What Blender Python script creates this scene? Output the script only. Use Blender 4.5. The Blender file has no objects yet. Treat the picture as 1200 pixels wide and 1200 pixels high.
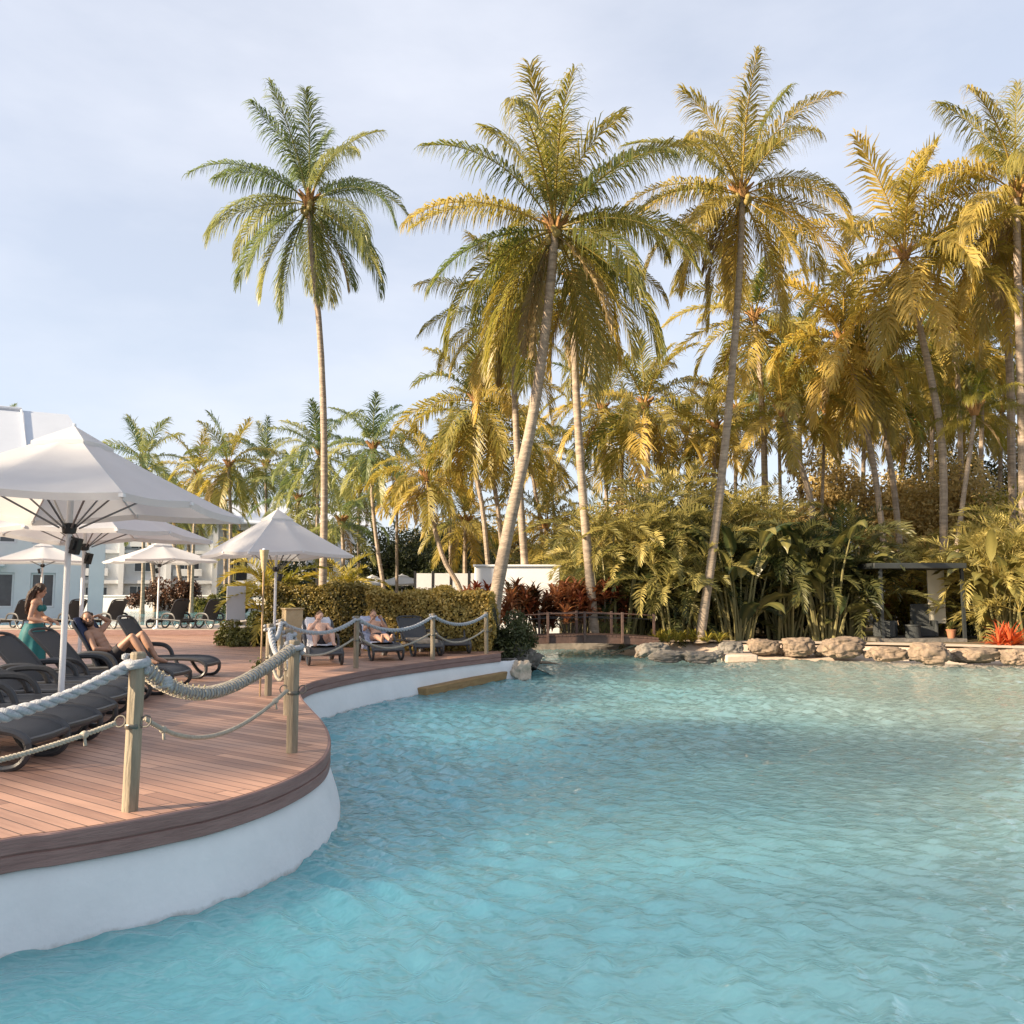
import bpy, bmesh, math, random
import numpy as np
from mathutils import Vector, Matrix, noise as mnoise
from mathutils.geometry import tessellate_polygon

R = math.radians
SC = bpy.context.scene
COL = SC.collection
rng = np.random.default_rng(7)
random.seed(7)

# ------------------------------------------------------------------ camera frame (metres, +Y away from the camera)
CAMZ, PITCH, F = 2.1, R(5.54), 1000.0
CP, SP = math.cos(PITCH), math.sin(PITCH)
DECK, GROUND = 0.65, 0.45


def at(px, py, Y):
    u, v = (px - 600) / F, (600 - py) / F
    t = Y / (CP - v * SP)
    return Vector((u * t, Y, CAMZ + t * (SP + v * CP)))


def gp(px, py, z=DECK):
    u, v = (px - 600) / F, (600 - py) / F
    t = (z - CAMZ) / (SP + v * CP)
    return Vector((u * t, t * (CP - v * SP), z))


# ------------------------------------------------------------------ materials
def _nodes(name):
    m = bpy.data.materials.new(name)
    m.use_nodes = True
    nt = m.node_tree
    b = nt.nodes['Principled BSDF']
    return m, nt, b


def mat(name, c1, c2=None, scale=6.0, rough=0.6, bump=0.0, bscale=None, detail=5.0, spec=0.5, metal=0.0, stretch=(1, 1, 1), coat=0.0):
    m, nt, b = _nodes(name)
    b.inputs['Roughness'].default_value = rough
    b.inputs['Metallic'].default_value = metal
    b.inputs['Specular IOR Level'].default_value = spec
    b.inputs['Coat Weight'].default_value = coat
    b.inputs['Base Color'].default_value = (*c1, 1)
    tc = nt.nodes.new('ShaderNodeTexCoord')
    mp = nt.nodes.new('ShaderNodeMapping')
    mp.inputs['Scale'].default_value = stretch
    nt.links.new(tc.outputs['Object'], mp.inputs['Vector'])
    if c2 is not None:
        n = nt.nodes.new('ShaderNodeTexNoise')
        n.inputs['Scale'].default_value = scale
        n.inputs['Detail'].default_value = detail
        n.inputs['Roughness'].default_value = 0.65
        nt.links.new(mp.outputs[0], n.inputs['Vector'])
        r = nt.nodes.new('ShaderNodeValToRGB')
        r.color_ramp.elements[0].position = 0.32
        r.color_ramp.elements[1].position = 0.68
        r.color_ramp.elements[0].color = (*c1, 1)
        r.color_ramp.elements[1].color = (*c2, 1)
        nt.links.new(n.outputs['Fac'], r.inputs['Fac'])
        nt.links.new(r.outputs['Color'], b.inputs['Base Color'])
    if bump > 0:
        n2 = nt.nodes.new('ShaderNodeTexNoise')
        n2.inputs['Scale'].default_value = bscale or scale * 3
        n2.inputs['Detail'].default_value = 6
        nt.links.new(mp.outputs[0], n2.inputs['Vector'])
        bm = nt.nodes.new('ShaderNodeBump')
        bm.inputs['Strength'].default_value = bump
        bm.inputs['Distance'].default_value = 0.05
        nt.links.new(n2.outputs['Fac'], bm.inputs['Height'])
        nt.links.new(bm.outputs[0], b.inputs['Normal'])
    return m


def leafmat(name, c1, c2, rough=0.45, transl=0.3, spec=0.4):
    """c1..c2 picked by the per-leaf 'tint' attribute"""
    m, nt, b = _nodes(name)
    b.inputs['Roughness'].default_value = rough
    b.inputs['Specular IOR Level'].default_value = spec
    a = nt.nodes.new('ShaderNodeAttribute')
    a.attribute_name = 'tint'
    mix = nt.nodes.new('ShaderNodeMix')
    mix.data_type = 'RGBA'
    mix.inputs['A'].default_value = (*c1, 1)
    mix.inputs['B'].default_value = (*c2, 1)
    nt.links.new(a.outputs['Fac'], mix.inputs['Factor'])
    nt.links.new(mix.outputs['Result'], b.inputs['Base Color'])
    tr = nt.nodes.new('ShaderNodeBsdfTranslucent')
    hs = nt.nodes.new('ShaderNodeHueSaturation')
    hs.inputs['Value'].default_value = 1.3
    hs.inputs['Saturation'].default_value = 1.1
    nt.links.new(mix.outputs['Result'], hs.inputs['Color'])
    nt.links.new(hs.outputs[0], tr.inputs['Color'])
    ms = nt.nodes.new('ShaderNodeMixShader')
    ms.inputs[0].default_value = transl
    nt.links.new(b.outputs[0], ms.inputs[1])
    nt.links.new(tr.outputs[0], ms.inputs[2])
    nt.links.new(ms.outputs[0], nt.nodes['Material Output'].inputs['Surface'])
    return m


M = {}
M['canvas'] = mat('canvas', (.74, .74, .75), (.70, .70, .71), 3, .85, .08, 220)
_nt = M['canvas'].node_tree
_b = _nt.nodes['Principled BSDF']
_t = _nt.nodes.new('ShaderNodeBsdfTranslucent')
_t.inputs['Color'].default_value = (.72, .71, .69, 1)
_m = _nt.nodes.new('ShaderNodeMixShader')
_m.inputs[0].default_value = .38
_nt.links.new(_b.outputs[0], _m.inputs[1])
_nt.links.new(_t.outputs[0], _m.inputs[2])
_nt.links.new(_m.outputs[0], _nt.nodes['Material Output'].inputs['Surface'])
M['alu'] = mat('aluminium', (.62, .63, .65), None, rough=.35, metal=.6)
M['whitepole'] = mat('white_powder_coat', (.75, .76, .78), None, rough=.4)
M['black'] = mat('black_plastic', (.012, .012, .014), None, rough=.45)
M['rib'] = mat('grey_rib', (.22, .22, .23), None, rough=.4, metal=.5)
M['resin'] = mat('charcoal_resin', (.045, .047, .052), (.032, .034, .038), 9, .38, .05, 60)
M['sling'] = mat('charcoal_sling', (.042, .044, .050), (.033, .035, .040), 30, .6, .12, 260)
M['wheel'] = mat('grey_wheel', (.3, .3, .3), None, rough=.5)
M['post'] = mat('weathered_post', (.30, .25, .18), (.19, .155, .105), 5, .65, .3, 14, stretch=(5, 5, .6))
M['rope'] = mat('manila_rope', (.50, .51, .53), (.33, .35, .38), 40, .9, .5, 150)
M['thinrope'] = mat('thin_rope', (.46, .42, .34), (.33, .30, .25), 40, .9, .4, 150)
M['bulb'] = mat('clear_bulb', (.42, .34, .2), None, rough=.08, spec=.9)
M['steel'] = mat('ring_steel', (.16, .15, .13), None, rough=.5, metal=.9)
M['render0'] = mat('white_render', (.70, .72, .72), (.60, .62, .62), 2.2, .75, .12, 22)
def wall_mat():
    m = mat('white_pool_render', (.68, .70, .71), (.60, .625, .635), 1.6, .75, .12, 22)
    N, L = m.node_tree.nodes, m.node_tree.links
    b = N['Principled BSDF']
    old = b.inputs['Base Color'].links[0].from_socket
    g = N.new('ShaderNodeNewGeometry')
    sx = N.new('ShaderNodeSeparateXYZ')
    L.new(g.outputs['Position'], sx.inputs[0])
    n = N.new('ShaderNodeTexNoise')
    n.inputs['Scale'].default_value = 3.5
    n.inputs['Detail'].default_value = 8
    n.inputs['Roughness'].default_value = .75
    L.new(g.outputs['Position'], n.inputs['Vector'])
    a = N.new('ShaderNodeMath')
    a.operation = 'MULTIPLY_ADD'
    a.inputs[1].default_value = -.16
    L.new(n.outputs['Fac'], a.inputs[0])
    L.new(sx.outputs['Z'], a.inputs[2])
    mr = N.new('ShaderNodeMapRange')
    mr.inputs['From Min'].default_value = -.045
    mr.inputs['From Max'].default_value = -.085
    mr.inputs['To Max'].default_value = .55
    L.new(a.outputs[0], mr.inputs['Value'])
    mx = N.new('ShaderNodeMix')
    mx.data_type = 'RGBA'
    mx.inputs['B'].default_value = (.22, .20, .15, 1)
    L.new(mr.outputs[0], mx.inputs['Factor'])
    L.new(old, mx.inputs['A'])
    L.new(mx.outputs['Result'], b.inputs['Base Color'])
    return m


M['render'] = wall_mat()
M['wallwhite'] = mat('painted_wall', (.68, .69, .70), (.63, .64, .65), 1.2, .8, .05, 30)
M['roofmetal'] = mat('white_roof', (.52, .56, .62), (.48, .52, .58), .6, .5)
M['glass'] = mat('dark_glass', (.03, .035, .045), (.09, .09, .1), .8, .12, spec=.7)
M['frame'] = mat('window_frame', (.68, .69, .70), None, rough=.5)
M['trunk'] = mat('palm_trunk', (.40, .32, .24), (.19, .15, .115), 3.5, .85, .6, 9, stretch=(.7, .7, 3.2))
M['bark'] = mat('bark', (.20, .15, .10), (.12, .09, .06), 5, .9, .6, 15)
M['fibre'] = mat('palm_fibre', (.38, .20, .07), (.22, .12, .05), 8, .9, .5, 20)
M['nut'] = mat('coconut', (.30, .21, .06), (.20, .17, .05), 4, .5)
M['rock'] = mat('sandstone_rock', (.27, .20, .14), (.10, .078, .06), 2.6, .85, .9, 5, detail=8)
M['rockgrey'] = mat('grey_rock', (.20, .18, .155), (.10, .095, .085), 2.4, .8, .9, 5, detail=8)
M['rockpale'] = mat('pale_stone', (.55, .47, .37), (.40, .33, .25), 4, .8, .6, 8)
M['sand'] = mat('beach_concrete', (.54, .43, .335), (.44, .355, .28), 3, .85, .3, 18)
M['timber'] = mat('yellow_timber', (.34, .22, .09), (.22, .13, .05), 3, .7, .4, 12, stretch=(1, 6, 6))
M['bridgewood'] = mat('bridge_timber', (.105, .060, .045), (.07, .04, .03), 5, .6, .3, 14)
M['torchwood'] = mat('bamboo', (.42, .28, .15), (.30, .19, .09), 12, .6, .2, 30)
M['sign'] = mat('white_board', (.54, .55, .57), (.50, .51, .53), 2, .6)
M['boxwood'] = mat('beige_box', (.47, .37, .22), (.40, .30, .16), 5, .6, .2, 20)
M['darkroof'] = mat('dark_roof', (.018, .022, .022), (.03, .035, .035), 2, .5)
M['wicker'] = mat('dark_wicker', (.022, .028, .030), (.04, .045, .045), 20, .55, .6, 90)
M['curtain'] = mat('cream_wall', (.50, .47, .38), (.44, .41, .33), 2, .9, .2, 12)
M['terracotta'] = mat('terracotta', (.34, .15, .08), (.28, .12, .06), 6, .8)
M['pipe'] = mat('steel_pipe', (.5, .48, .44), None, rough=.35, metal=.7)
M['skin'] = mat('skin', (.50, .29, .20), (.44, .25, .17), 6, .55, .03, 80)
M['skintan'] = mat('skin_tan', (.36, .20, .13), (.30, .165, .11), 6, .55, .03, 80)
M['skinpale'] = mat('skin_pale', (.60, .37, .27), (.54, .32, .23), 6, .55, .03, 80)
M['hair'] = mat('brown_hair', (.07, .035, .018), (.03, .015, .009), 30, .45, .5, 120, stretch=(1, 1, .15))
M['hairlight'] = mat('sandy_hair', (.22, .12, .06), (.13, .07, .035), 30, .5, .4, 120)
M['teal'] = mat('teal_silk', (.01, .17, .18), (.008, .12, .13), 4, .62, .1, 30)
M['navy'] = mat('navy_towel', (.025, .04, .09), (.02, .03, .07), 20, .95, .4, 200)
M['towel'] = mat('white_towel', (.66, .66, .70), (.58, .58, .63), 12, .95, .4, 160)
M['towelblue'] = mat('blue_white_towel', (.60, .62, .72), (.20, .25, .42), 3, .95, .4, 160, stretch=(1, 6, 1))
M['swim'] = mat('dark_swimwear', (.03, .025, .025), (.02, .02, .03), 10, .8)
M['eye'] = mat('eye_dark', (.015, .01, .01), None, rough=.2)
M['stem'] = mat('green_stem', (.13, .13, .05), (.20, .17, .07), 4, .7)
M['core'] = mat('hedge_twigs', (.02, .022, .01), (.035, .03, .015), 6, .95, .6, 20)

# leaf materials (tint 0 -> 1)
M['coco'] = leafmat('coconut_leaf', (.085, .128, .034), (.54, .395, .105), .42, .47, .4)
M['cocogreen'] = leafmat('coconut_leaf_green', (.095, .145, .055), (.46, .42, .15), .42, .45, .4)
M['dead'] = leafmat('dead_frond', (.25, .17, .08), (.40, .31, .17), .7, .25, .2)
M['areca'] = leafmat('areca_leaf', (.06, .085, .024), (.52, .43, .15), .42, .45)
M['arecadark'] = leafmat('shaded_areca_leaf', (.022, .040, .014), (.22, .20, .07), .42, .38)  # darker areca copy, with the lower bank's shade put into the colour
M['broad'] = leafmat('broad_leaf', (.030, .048, .018), (.24, .21, .065), .36, .28, .5)
M['bush'] = leafmat('bush_leaf', (.035, .052, .018), (.19, .18, .05), .45, .35)
M['gold'] = leafmat('golden_bush_leaf', (.20, .165, .06), (.60, .45, .19), .5, .38)
M['dark'] = leafmat('dark_leaf', (.020, .034, .014), (.085, .095, .035), .45, .3)
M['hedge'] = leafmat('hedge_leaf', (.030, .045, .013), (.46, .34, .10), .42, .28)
M['red'] = leafmat('cordyline_leaf', (.14, .035, .02), (.52, .24, .11), .42, .3)
M['redolive'] = leafmat('cordyline_dark_leaf', (.045, .040, .016), (.23, .060, .030), .42, .28)
M['brightred'] = leafmat('bromeliad_leaf', (.42, .05, .02), (.66, .19, .07), .42, .3)
M['yellowgreen'] = leafmat('yellow_green_leaf', (.10, .13, .02), (.44, .34, .07), .42, .3)
M['croton'] = leafmat('purple_croton', (.030, .014, .014), (.13, .06, .03), .45, .22)


def water_mat():
    m, nt, b = _nodes('pool_water')
    N, L = nt.nodes, nt.links
    b.inputs['Roughness'].default_value = 0.015
    b.inputs['IOR'].default_value = 1.5
    b.inputs['Specular IOR Level'].default_value = 0.5
    b.subsurface_method = 'BURLEY'
    b.inputs['Subsurface Weight'].default_value = 1.0
    b.inputs['Subsurface Radius'].default_value = (1, 1, 1)
    b.inputs['Subsurface Scale'].default_value = 7.0
    g = N.new('ShaderNodeNewGeometry')
    sx = N.new('ShaderNodeSeparateXYZ')
    L.new(g.outputs['Position'], sx.inputs[0])
    # paler, greener to the right: shallower basin, plus warm sunlight put into the colour
    mr = N.new('ShaderNodeMapRange')
    mr.inputs['From Min'].default_value = -1.5
    mr.inputs['From Max'].default_value = 8.0
    L.new(sx.outputs['X'], mr.inputs['Value'])
    n = N.new('ShaderNodeTexNoise')
    n.inputs['Scale'].default_value = .35
    n.inputs['Detail'].default_value = 3
    L.new(g.outputs['Position'], n.inputs['Vector'])
    ad = N.new('ShaderNodeMath')
    ad.operation = 'MULTIPLY_ADD'
    ad.inputs[1].default_value = .5
    L.new(n.outputs['Fac'], ad.inputs[0])
    sb = N.new('ShaderNodeMath')
    sb.operation = 'SUBTRACT'
    sb.inputs[1].default_value = .25
    L.new(mr.outputs[0], ad.inputs[2])
    L.new(ad.outputs[0], sb.inputs[0])
    cr = N.new('ShaderNodeValToRGB')
    e = cr.color_ramp.elements
    e[0].position = 0.0
    e[0].color = (.11, .335, .41, 1)
    e[1].position = 1.0
    e[1].color = (.265, .35, .32, 1)
    mid = cr.color_ramp.elements.new(.45)
    mid.color = (.155, .315, .34, 1)
    L.new(sb.outputs[0], cr.inputs['Fac'])
    L.new(cr.outputs['Color'], b.inputs['Base Color'])
    # fine ripples
    n1 = N.new('ShaderNodeTexNoise')
    n1.inputs['Scale'].default_value = 8.5
    n1.inputs['Detail'].default_value = 2.0
    n1.inputs['Distortion'].default_value = .25
    mp = N.new('ShaderNodeMapping')
    mp.inputs['Scale'].default_value = (.8, 1.25, 1)
    mp.inputs['Rotation'].default_value = (0, 0, R(-22))
    L.new(g.outputs['Position'], mp.inputs['Vector'])
    L.new(mp.outputs[0], n1.inputs['Vector'])
    bm = N.new('ShaderNodeBump')
    bm.inputs['Strength'].default_value = .65
    bm.inputs['Distance'].default_value = .05
    L.new(n1.outputs['Fac'], bm.inputs['Height'])
    L.new(bm.outputs[0], b.inputs['Normal'])
    return m


def deck_mat():
    m, nt, b = _nodes('deck_boards')
    N, L = nt.nodes, nt.links
    g = N.new('ShaderNodeTexCoord')
    mp = N.new('ShaderNodeMapping')
    mp.inputs['Rotation'].default_value = (0, 0, R(36))
    L.new(g.outputs['Object'], mp.inputs['Vector'])
    sx = N.new('ShaderNodeSeparateXYZ')
    L.new(mp.outputs[0], sx.inputs[0])

    def math_(op, a, v=None, c=None):
        k = N.new('ShaderNodeMath')
        k.operation = op
        L.new(a, k.inputs[0])
        if v is not None:
            k.inputs[1].default_value = v
        if c is not None:
            k.inputs[2].default_value = c
        return k.outputs[0]
    q = math_('DIVIDE', sx.outputs['Y'], .112)
    fl = math_('FLOOR', q)
    fr = math_('FRACT', q)
    d = math_('ABSOLUTE', math_('SUBTRACT', fr, .5))
    gap = N.new('ShaderNodeMapRange')
    gap.inputs['From Min'].default_value = .445
    gap.inputs['From Max'].default_value = .475
    L.new(d, gap.inputs['Value'])
    wn = N.new('ShaderNodeTexWhiteNoise')
    wn.noise_dimensions = '1D'
    L.new(fl, wn.inputs['W'])
    jx = N.new('ShaderNodeMath')
    jx.operation = 'MULTIPLY_ADD'
    jx.inputs[1].default_value = 3.6
    L.new(wn.outputs['Value'], jx.inputs[0])
    L.new(sx.outputs['X'], jx.inputs[2])
    jq = math_('DIVIDE', jx.outputs[0], 3.6)
    jd = math_('ABSOLUTE', math_('SUBTRACT', math_('FRACT', jq), .5))
    jl = math_('GREATER_THAN', jd, .4985)
    wn2 = N.new('ShaderNodeTexWhiteNoise')
    wn2.noise_dimensions = '2D'
    cx_ = N.new('ShaderNodeCombineXYZ')
    L.new(fl, cx_.inputs[0])
    L.new(math_('FLOOR', jq), cx_.inputs[1])
    L.new(cx_.outputs[0], wn2.inputs['Vector'])
    gr = N.new('ShaderNodeTexNoise')
    gr.inputs['Scale'].default_value = 2.2
    gr.inputs['Detail'].default_value = 8
    gr.inputs['Roughness'].default_value = .7
    m2 = N.new('ShaderNodeMapping')
    m2.inputs['Scale'].default_value = (.8, 12, 1)
    L.new(mp.outputs[0], m2.inputs['Vector'])
    L.new(m2.outputs[0], gr.inputs['Vector'])
    ad = math_('MULTIPLY_ADD', wn2.outputs['Value'], .5)
    ad.node.inputs[2].default_value = 0
    sm = N.new('ShaderNodeMath')
    sm.operation = 'MULTIPLY_ADD'
    sm.inputs[1].default_value = .75
    L.new(gr.outputs['Fac'], sm.inputs[0])
    L.new(ad, sm.inputs[2])
    cr = N.new('ShaderNodeValToRGB')
    cr.color_ramp.elements[0].position = .25
    cr.color_ramp.elements[0].color = (.215, .115, .085, 1)
    cr.color_ramp.elements[1].position = .85
    cr.color_ramp.elements[1].color = (.47, .275, .195, 1)
    L.new(sm.outputs[0], cr.inputs['Fac'])
    mx = N.new('ShaderNodeMix')
    mx.data_type = 'RGBA'
    gj = N.new('ShaderNodeMath')
    gj.operation = 'MAXIMUM'
    L.new(gap.outputs[0], gj.inputs[0])
    L.new(jl, gj.inputs[1])
    L.new(gj.outputs[0], mx.inputs['Factor'])
    L.new(cr.outputs['Color'], mx.inputs['A'])
    mx.inputs['B'].default_value = (.075, .042, .032, 1)
    L.new(mx.outputs['Result'], b.inputs['Base Color'])
    b.inputs['Roughness'].default_value = .5
    bm = N.new('ShaderNodeBump')
    bm.inputs['Strength'].default_value = .7
    bm.inputs['Distance'].default_value = .01
    bm.invert = True
    L.new(gap.outputs[0], bm.inputs['Height'])
    L.new(bm.outputs[0], b.inputs['Normal'])
    return m


def fascia_mat():
    return mat('fascia_timber', (.185, .105, .092), (.27, .165, .145), 2.0, .6, .25, 9, detail=8, stretch=(1, 1, 9))


M['water'] = water_mat()
M['deck'] = deck_mat()
M['fascia'] = fascia_mat()
M['ground'] = mat('ground_soil', (.055, .055, .022), (.14, .10, .05), .9, .95, .6, 3, detail=9)
M['paving'] = mat('pale_paving', (.46, .40, .34), (.38, .33, .28), 1.5, .85, .15, 12)


# ------------------------------------------------------------------ geometry accumulator
class Geo:
    def __init__(self):
        self.v, self.f, self.t, self.n = [], [], [], 0

    def add(self, verts, faces, tint=0.5):
        verts = np.asarray(verts, dtype=np.float64).reshape(-1, 3)
        k = len(verts)
        self.v.append(verts)
        if isinstance(faces, np.ndarray):
            self.f.append((faces + self.n))
        else:
            by = {}
            for fc in faces:
                by.setdefault(len(fc), []).append(fc)
            for ln, fs in by.items():
                self.f.append(np.asarray(fs, dtype=np.int64) + self.n)
        t = np.asarray(tint, dtype=np.float64)
        self.t.append(np.full(k, float(t)) if t.ndim == 0 else t)
        self.n += k
        return self

    def mesh(self, name, mats, smooth=True):
        me = bpy.data.meshes.new(name)
        V = np.concatenate(self.v) if self.v else np.zeros((0, 3))
        me.vertices.add(len(V))
        me.vertices.foreach_set('co', V.astype(np.float32).ravel())
        loops = np.concatenate([f.ravel() for f in self.f]).astype(np.int32)
        tot = np.concatenate([np.full(len(f), f.shape[1]) for f in self.f]).astype(np.int32)
        st = np.concatenate([[0], np.cumsum(tot)[:-1]]).astype(np.int32)
        me.loops.add(len(loops))
        me.loops.foreach_set('vertex_index', loops)
        me.polygons.add(len(tot))
        me.polygons.foreach_set('loop_start', st)
        me.polygons.foreach_set('loop_total', tot)
        me.polygons.foreach_set('use_smooth', np.full(len(tot), smooth, dtype=bool))
        a = me.attributes.new('tint', 'FLOAT', 'POINT')
        a.data.foreach_set('value', np.concatenate(self.t).astype(np.float32))
        me.update(calc_edges=True)
        me.validate()
        for mm in (mats if isinstance(mats, (list, tuple)) else [mats]):
            me.materials.append(mm)
        return me

    def build(self, name, mats, parent=None, loc=None, smooth=True, bevel=0.0, autosmooth=True):
        me = self.mesh(name, mats, smooth)
        if smooth and autosmooth:
            sharp_by_angle(me, 38)
        o = bpy.data.objects.new(name, me)
        COL.objects.link(o)
        if parent is not None:
            o.parent = parent
        if loc is not None:
            o.location = loc
        if bevel:
            b = o.modifiers.new('bevel', 'BEVEL')
            b.width = bevel
            b.segments = 2
            b.limit_method = 'ANGLE'
        return o

    # primitives
    def box(self, c, s, rot=None, tint=.5):
        c = np.array(c, float)
        h = np.array(s, float) / 2
        v = np.array([[x, y, z] for x in (-1, 1) for y in (-1, 1) for z in (-1, 1)], float) * h
        if rot is not None:
            v = v @ np.array(rot.to_3x3()).T
        return self.add(v + c, [[0, 1, 3, 2], [4, 6, 7, 5], [0, 4, 5, 1], [2, 3, 7, 6], [0, 2, 6, 4], [1, 5, 7, 3]], tint)

    def tube(self, pts, rad, sides=8, caps=True, tint=.5, flat=None):
        P = np.array([list(p) for p in pts], float)
        n = len(P)
        rad = np.full(n, rad) if np.isscalar(rad) else np.array(rad, float)
        T = np.gradient(P, axis=0)
        T /= np.linalg.norm(T, axis=1)[:, None] + 1e-12
        up = np.array([0, 0, 1.0]) if abs(T[0][2]) < .9 else np.array([1.0, 0, 0])
        A = np.zeros((n, 3))
        a = np.cross(T[0], up)
        a /= np.linalg.norm(a)
        for i in range(n):
            a = a - T[i] * a.dot(T[i])
            a /= np.linalg.norm(a) + 1e-12
            A[i] = a
        B = np.cross(T, A)
        ang = np.linspace(0, 2 * np.pi, sides, endpoint=False)
        fl = 1.0 if flat is None else flat
        ring = (A[:, None, :] * np.cos(ang)[None, :, None] + B[:, None, :] * np.sin(ang)[None, :, None] * fl) * rad[:, None, None] + P[:, None, :]
        V = ring.reshape(-1, 3)
        i, j = np.meshgrid(np.arange(n - 1), np.arange(sides), indexing='ij')
        j2 = (j + 1) % sides
        q = np.stack([i * sides + j, i * sides + j2, (i + 1) * sides + j2, (i + 1) * sides + j], -1).reshape(-1, 4)
        self.add(V, q, tint)
        if caps:
            base = self.n - len(V)
            self.f.append(np.array([[base + k for k in range(sides)][::-1]], dtype=np.int64))
            self.f.append(np.array([[base + (n - 1) * sides + k for k in range(sides)]], dtype=np.int64))
        return self

    def ell(self, c, r, seg=14, rings=9, rot=None, tint=.5, power=1.0):
        th = np.linspace(0, np.pi, rings + 1)
        ph = np.linspace(0, 2 * np.pi, seg, endpoint=False)
        V = np.array([[math.sin(a) * math.cos(b), math.sin(a) * math.sin(b), math.cos(a)] for a in th for b in ph])
        V = V * np.array(r, float)
        if rot is not None:
            V = V @ np.array(rot.to_3x3()).T
        V = V + np.array(c, float)
        q = [[i * seg + j, (i + 1) * seg + j, (i + 1) * seg + (j + 1) % seg, i * seg + (j + 1) % seg] for i in range(rings) for j in range(seg)]
        return self.add(V, np.array(q), tint)

    def lathe(self, prof, c=(0, 0, 0), seg=20, tint=.5):
        ph = np.linspace(0, 2 * np.pi, seg, endpoint=False)
        V = np.array([[r * math.cos(b), r * math.sin(b), z] for r, z in prof for b in ph]) + np.array(c, float)
        q = [[i * seg + j, i * seg + (j + 1) % seg, (i + 1) * seg + (j + 1) % seg, (i + 1) * seg + j] for i in range(len(prof) - 1) for j in range(seg)]
        return self.add(V, np.array(q), tint)

    def prism(self, poly, z0, z1, tint=.5):
        n = len(poly)
        V = [(p[0], p[1], z0) for p in poly] + [(p[0], p[1], z1) for p in poly]
        f = [[i, (i + 1) % n, n + (i + 1) % n, n + i] for i in range(n)]
        f += [list(range(n))[::-1], list(range(n, 2 * n))]
        return self.add(V, f, tint)


def sharp_by_angle(me, deg):
    if len(me.polygons) > 60000:
        return
    bm = bmesh.new()
    bm.from_mesh(me)
    lim = R(deg)
    for e in bm.edges:
        if len(e.link_faces) == 2:
            try:
                e.smooth = e.calc_face_angle() < lim
            except ValueError:
                pass
    bm.to_mesh(me)
    bm.free()


def tag(o, label=None, cat=None, group=None, kind=None):
    if label:
        o['label'] = label
    if cat:
        o['category'] = cat
    if group:
        o['group'] = group
    if kind:
        o['kind'] = kind
    return o


def empty(name, loc, label, cat, group=None, rz=0.0):
    o = bpy.data.objects.new(name, None)
    COL.objects.link(o)
    o.location = loc
    o.rotation_euler = (0, 0, rz)
    return tag(o, label, cat, group)


KIDS = {}


def copy_tree(o, parent=None):
    c = o.copy()
    COL.objects.link(c)
    c.parent = parent
    for ch in [x for x in bpy.data.objects if x.parent == o]:
        copy_tree(ch, c)
    return c


def spline(pts, n):
    """Catmull-Rom through points -> n samples"""
    P = [Vector(p) for p in pts]
    P = [P[0] * 2 - P[1]] + P + [P[-1] * 2 - P[-2]]
    out = []
    m = len(P) - 3
    for k in range(n):
        s = k / (n - 1) * m
        i = min(int(s), m - 1)
        t = s - i
        p0, p1, p2, p3 = P[i:i + 4]
        out.append(.5 * ((2 * p1) + (p2 - p0) * t + (2 * p0 - 5 * p1 + 4 * p2 - p3) * t * t + (3 * p1 - p0 - 3 * p2 + p3) * t ** 3))
    return out


def smooth_closed(poly, n):
    P = [Vector((p[0], p[1], 0)) for p in poly]
    return P


# ------------------------------------------------------------------ foliage generators
def unit(a):
    return a / (np.linalg.norm(a, axis=-1, keepdims=True) + 1e-9)


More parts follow.
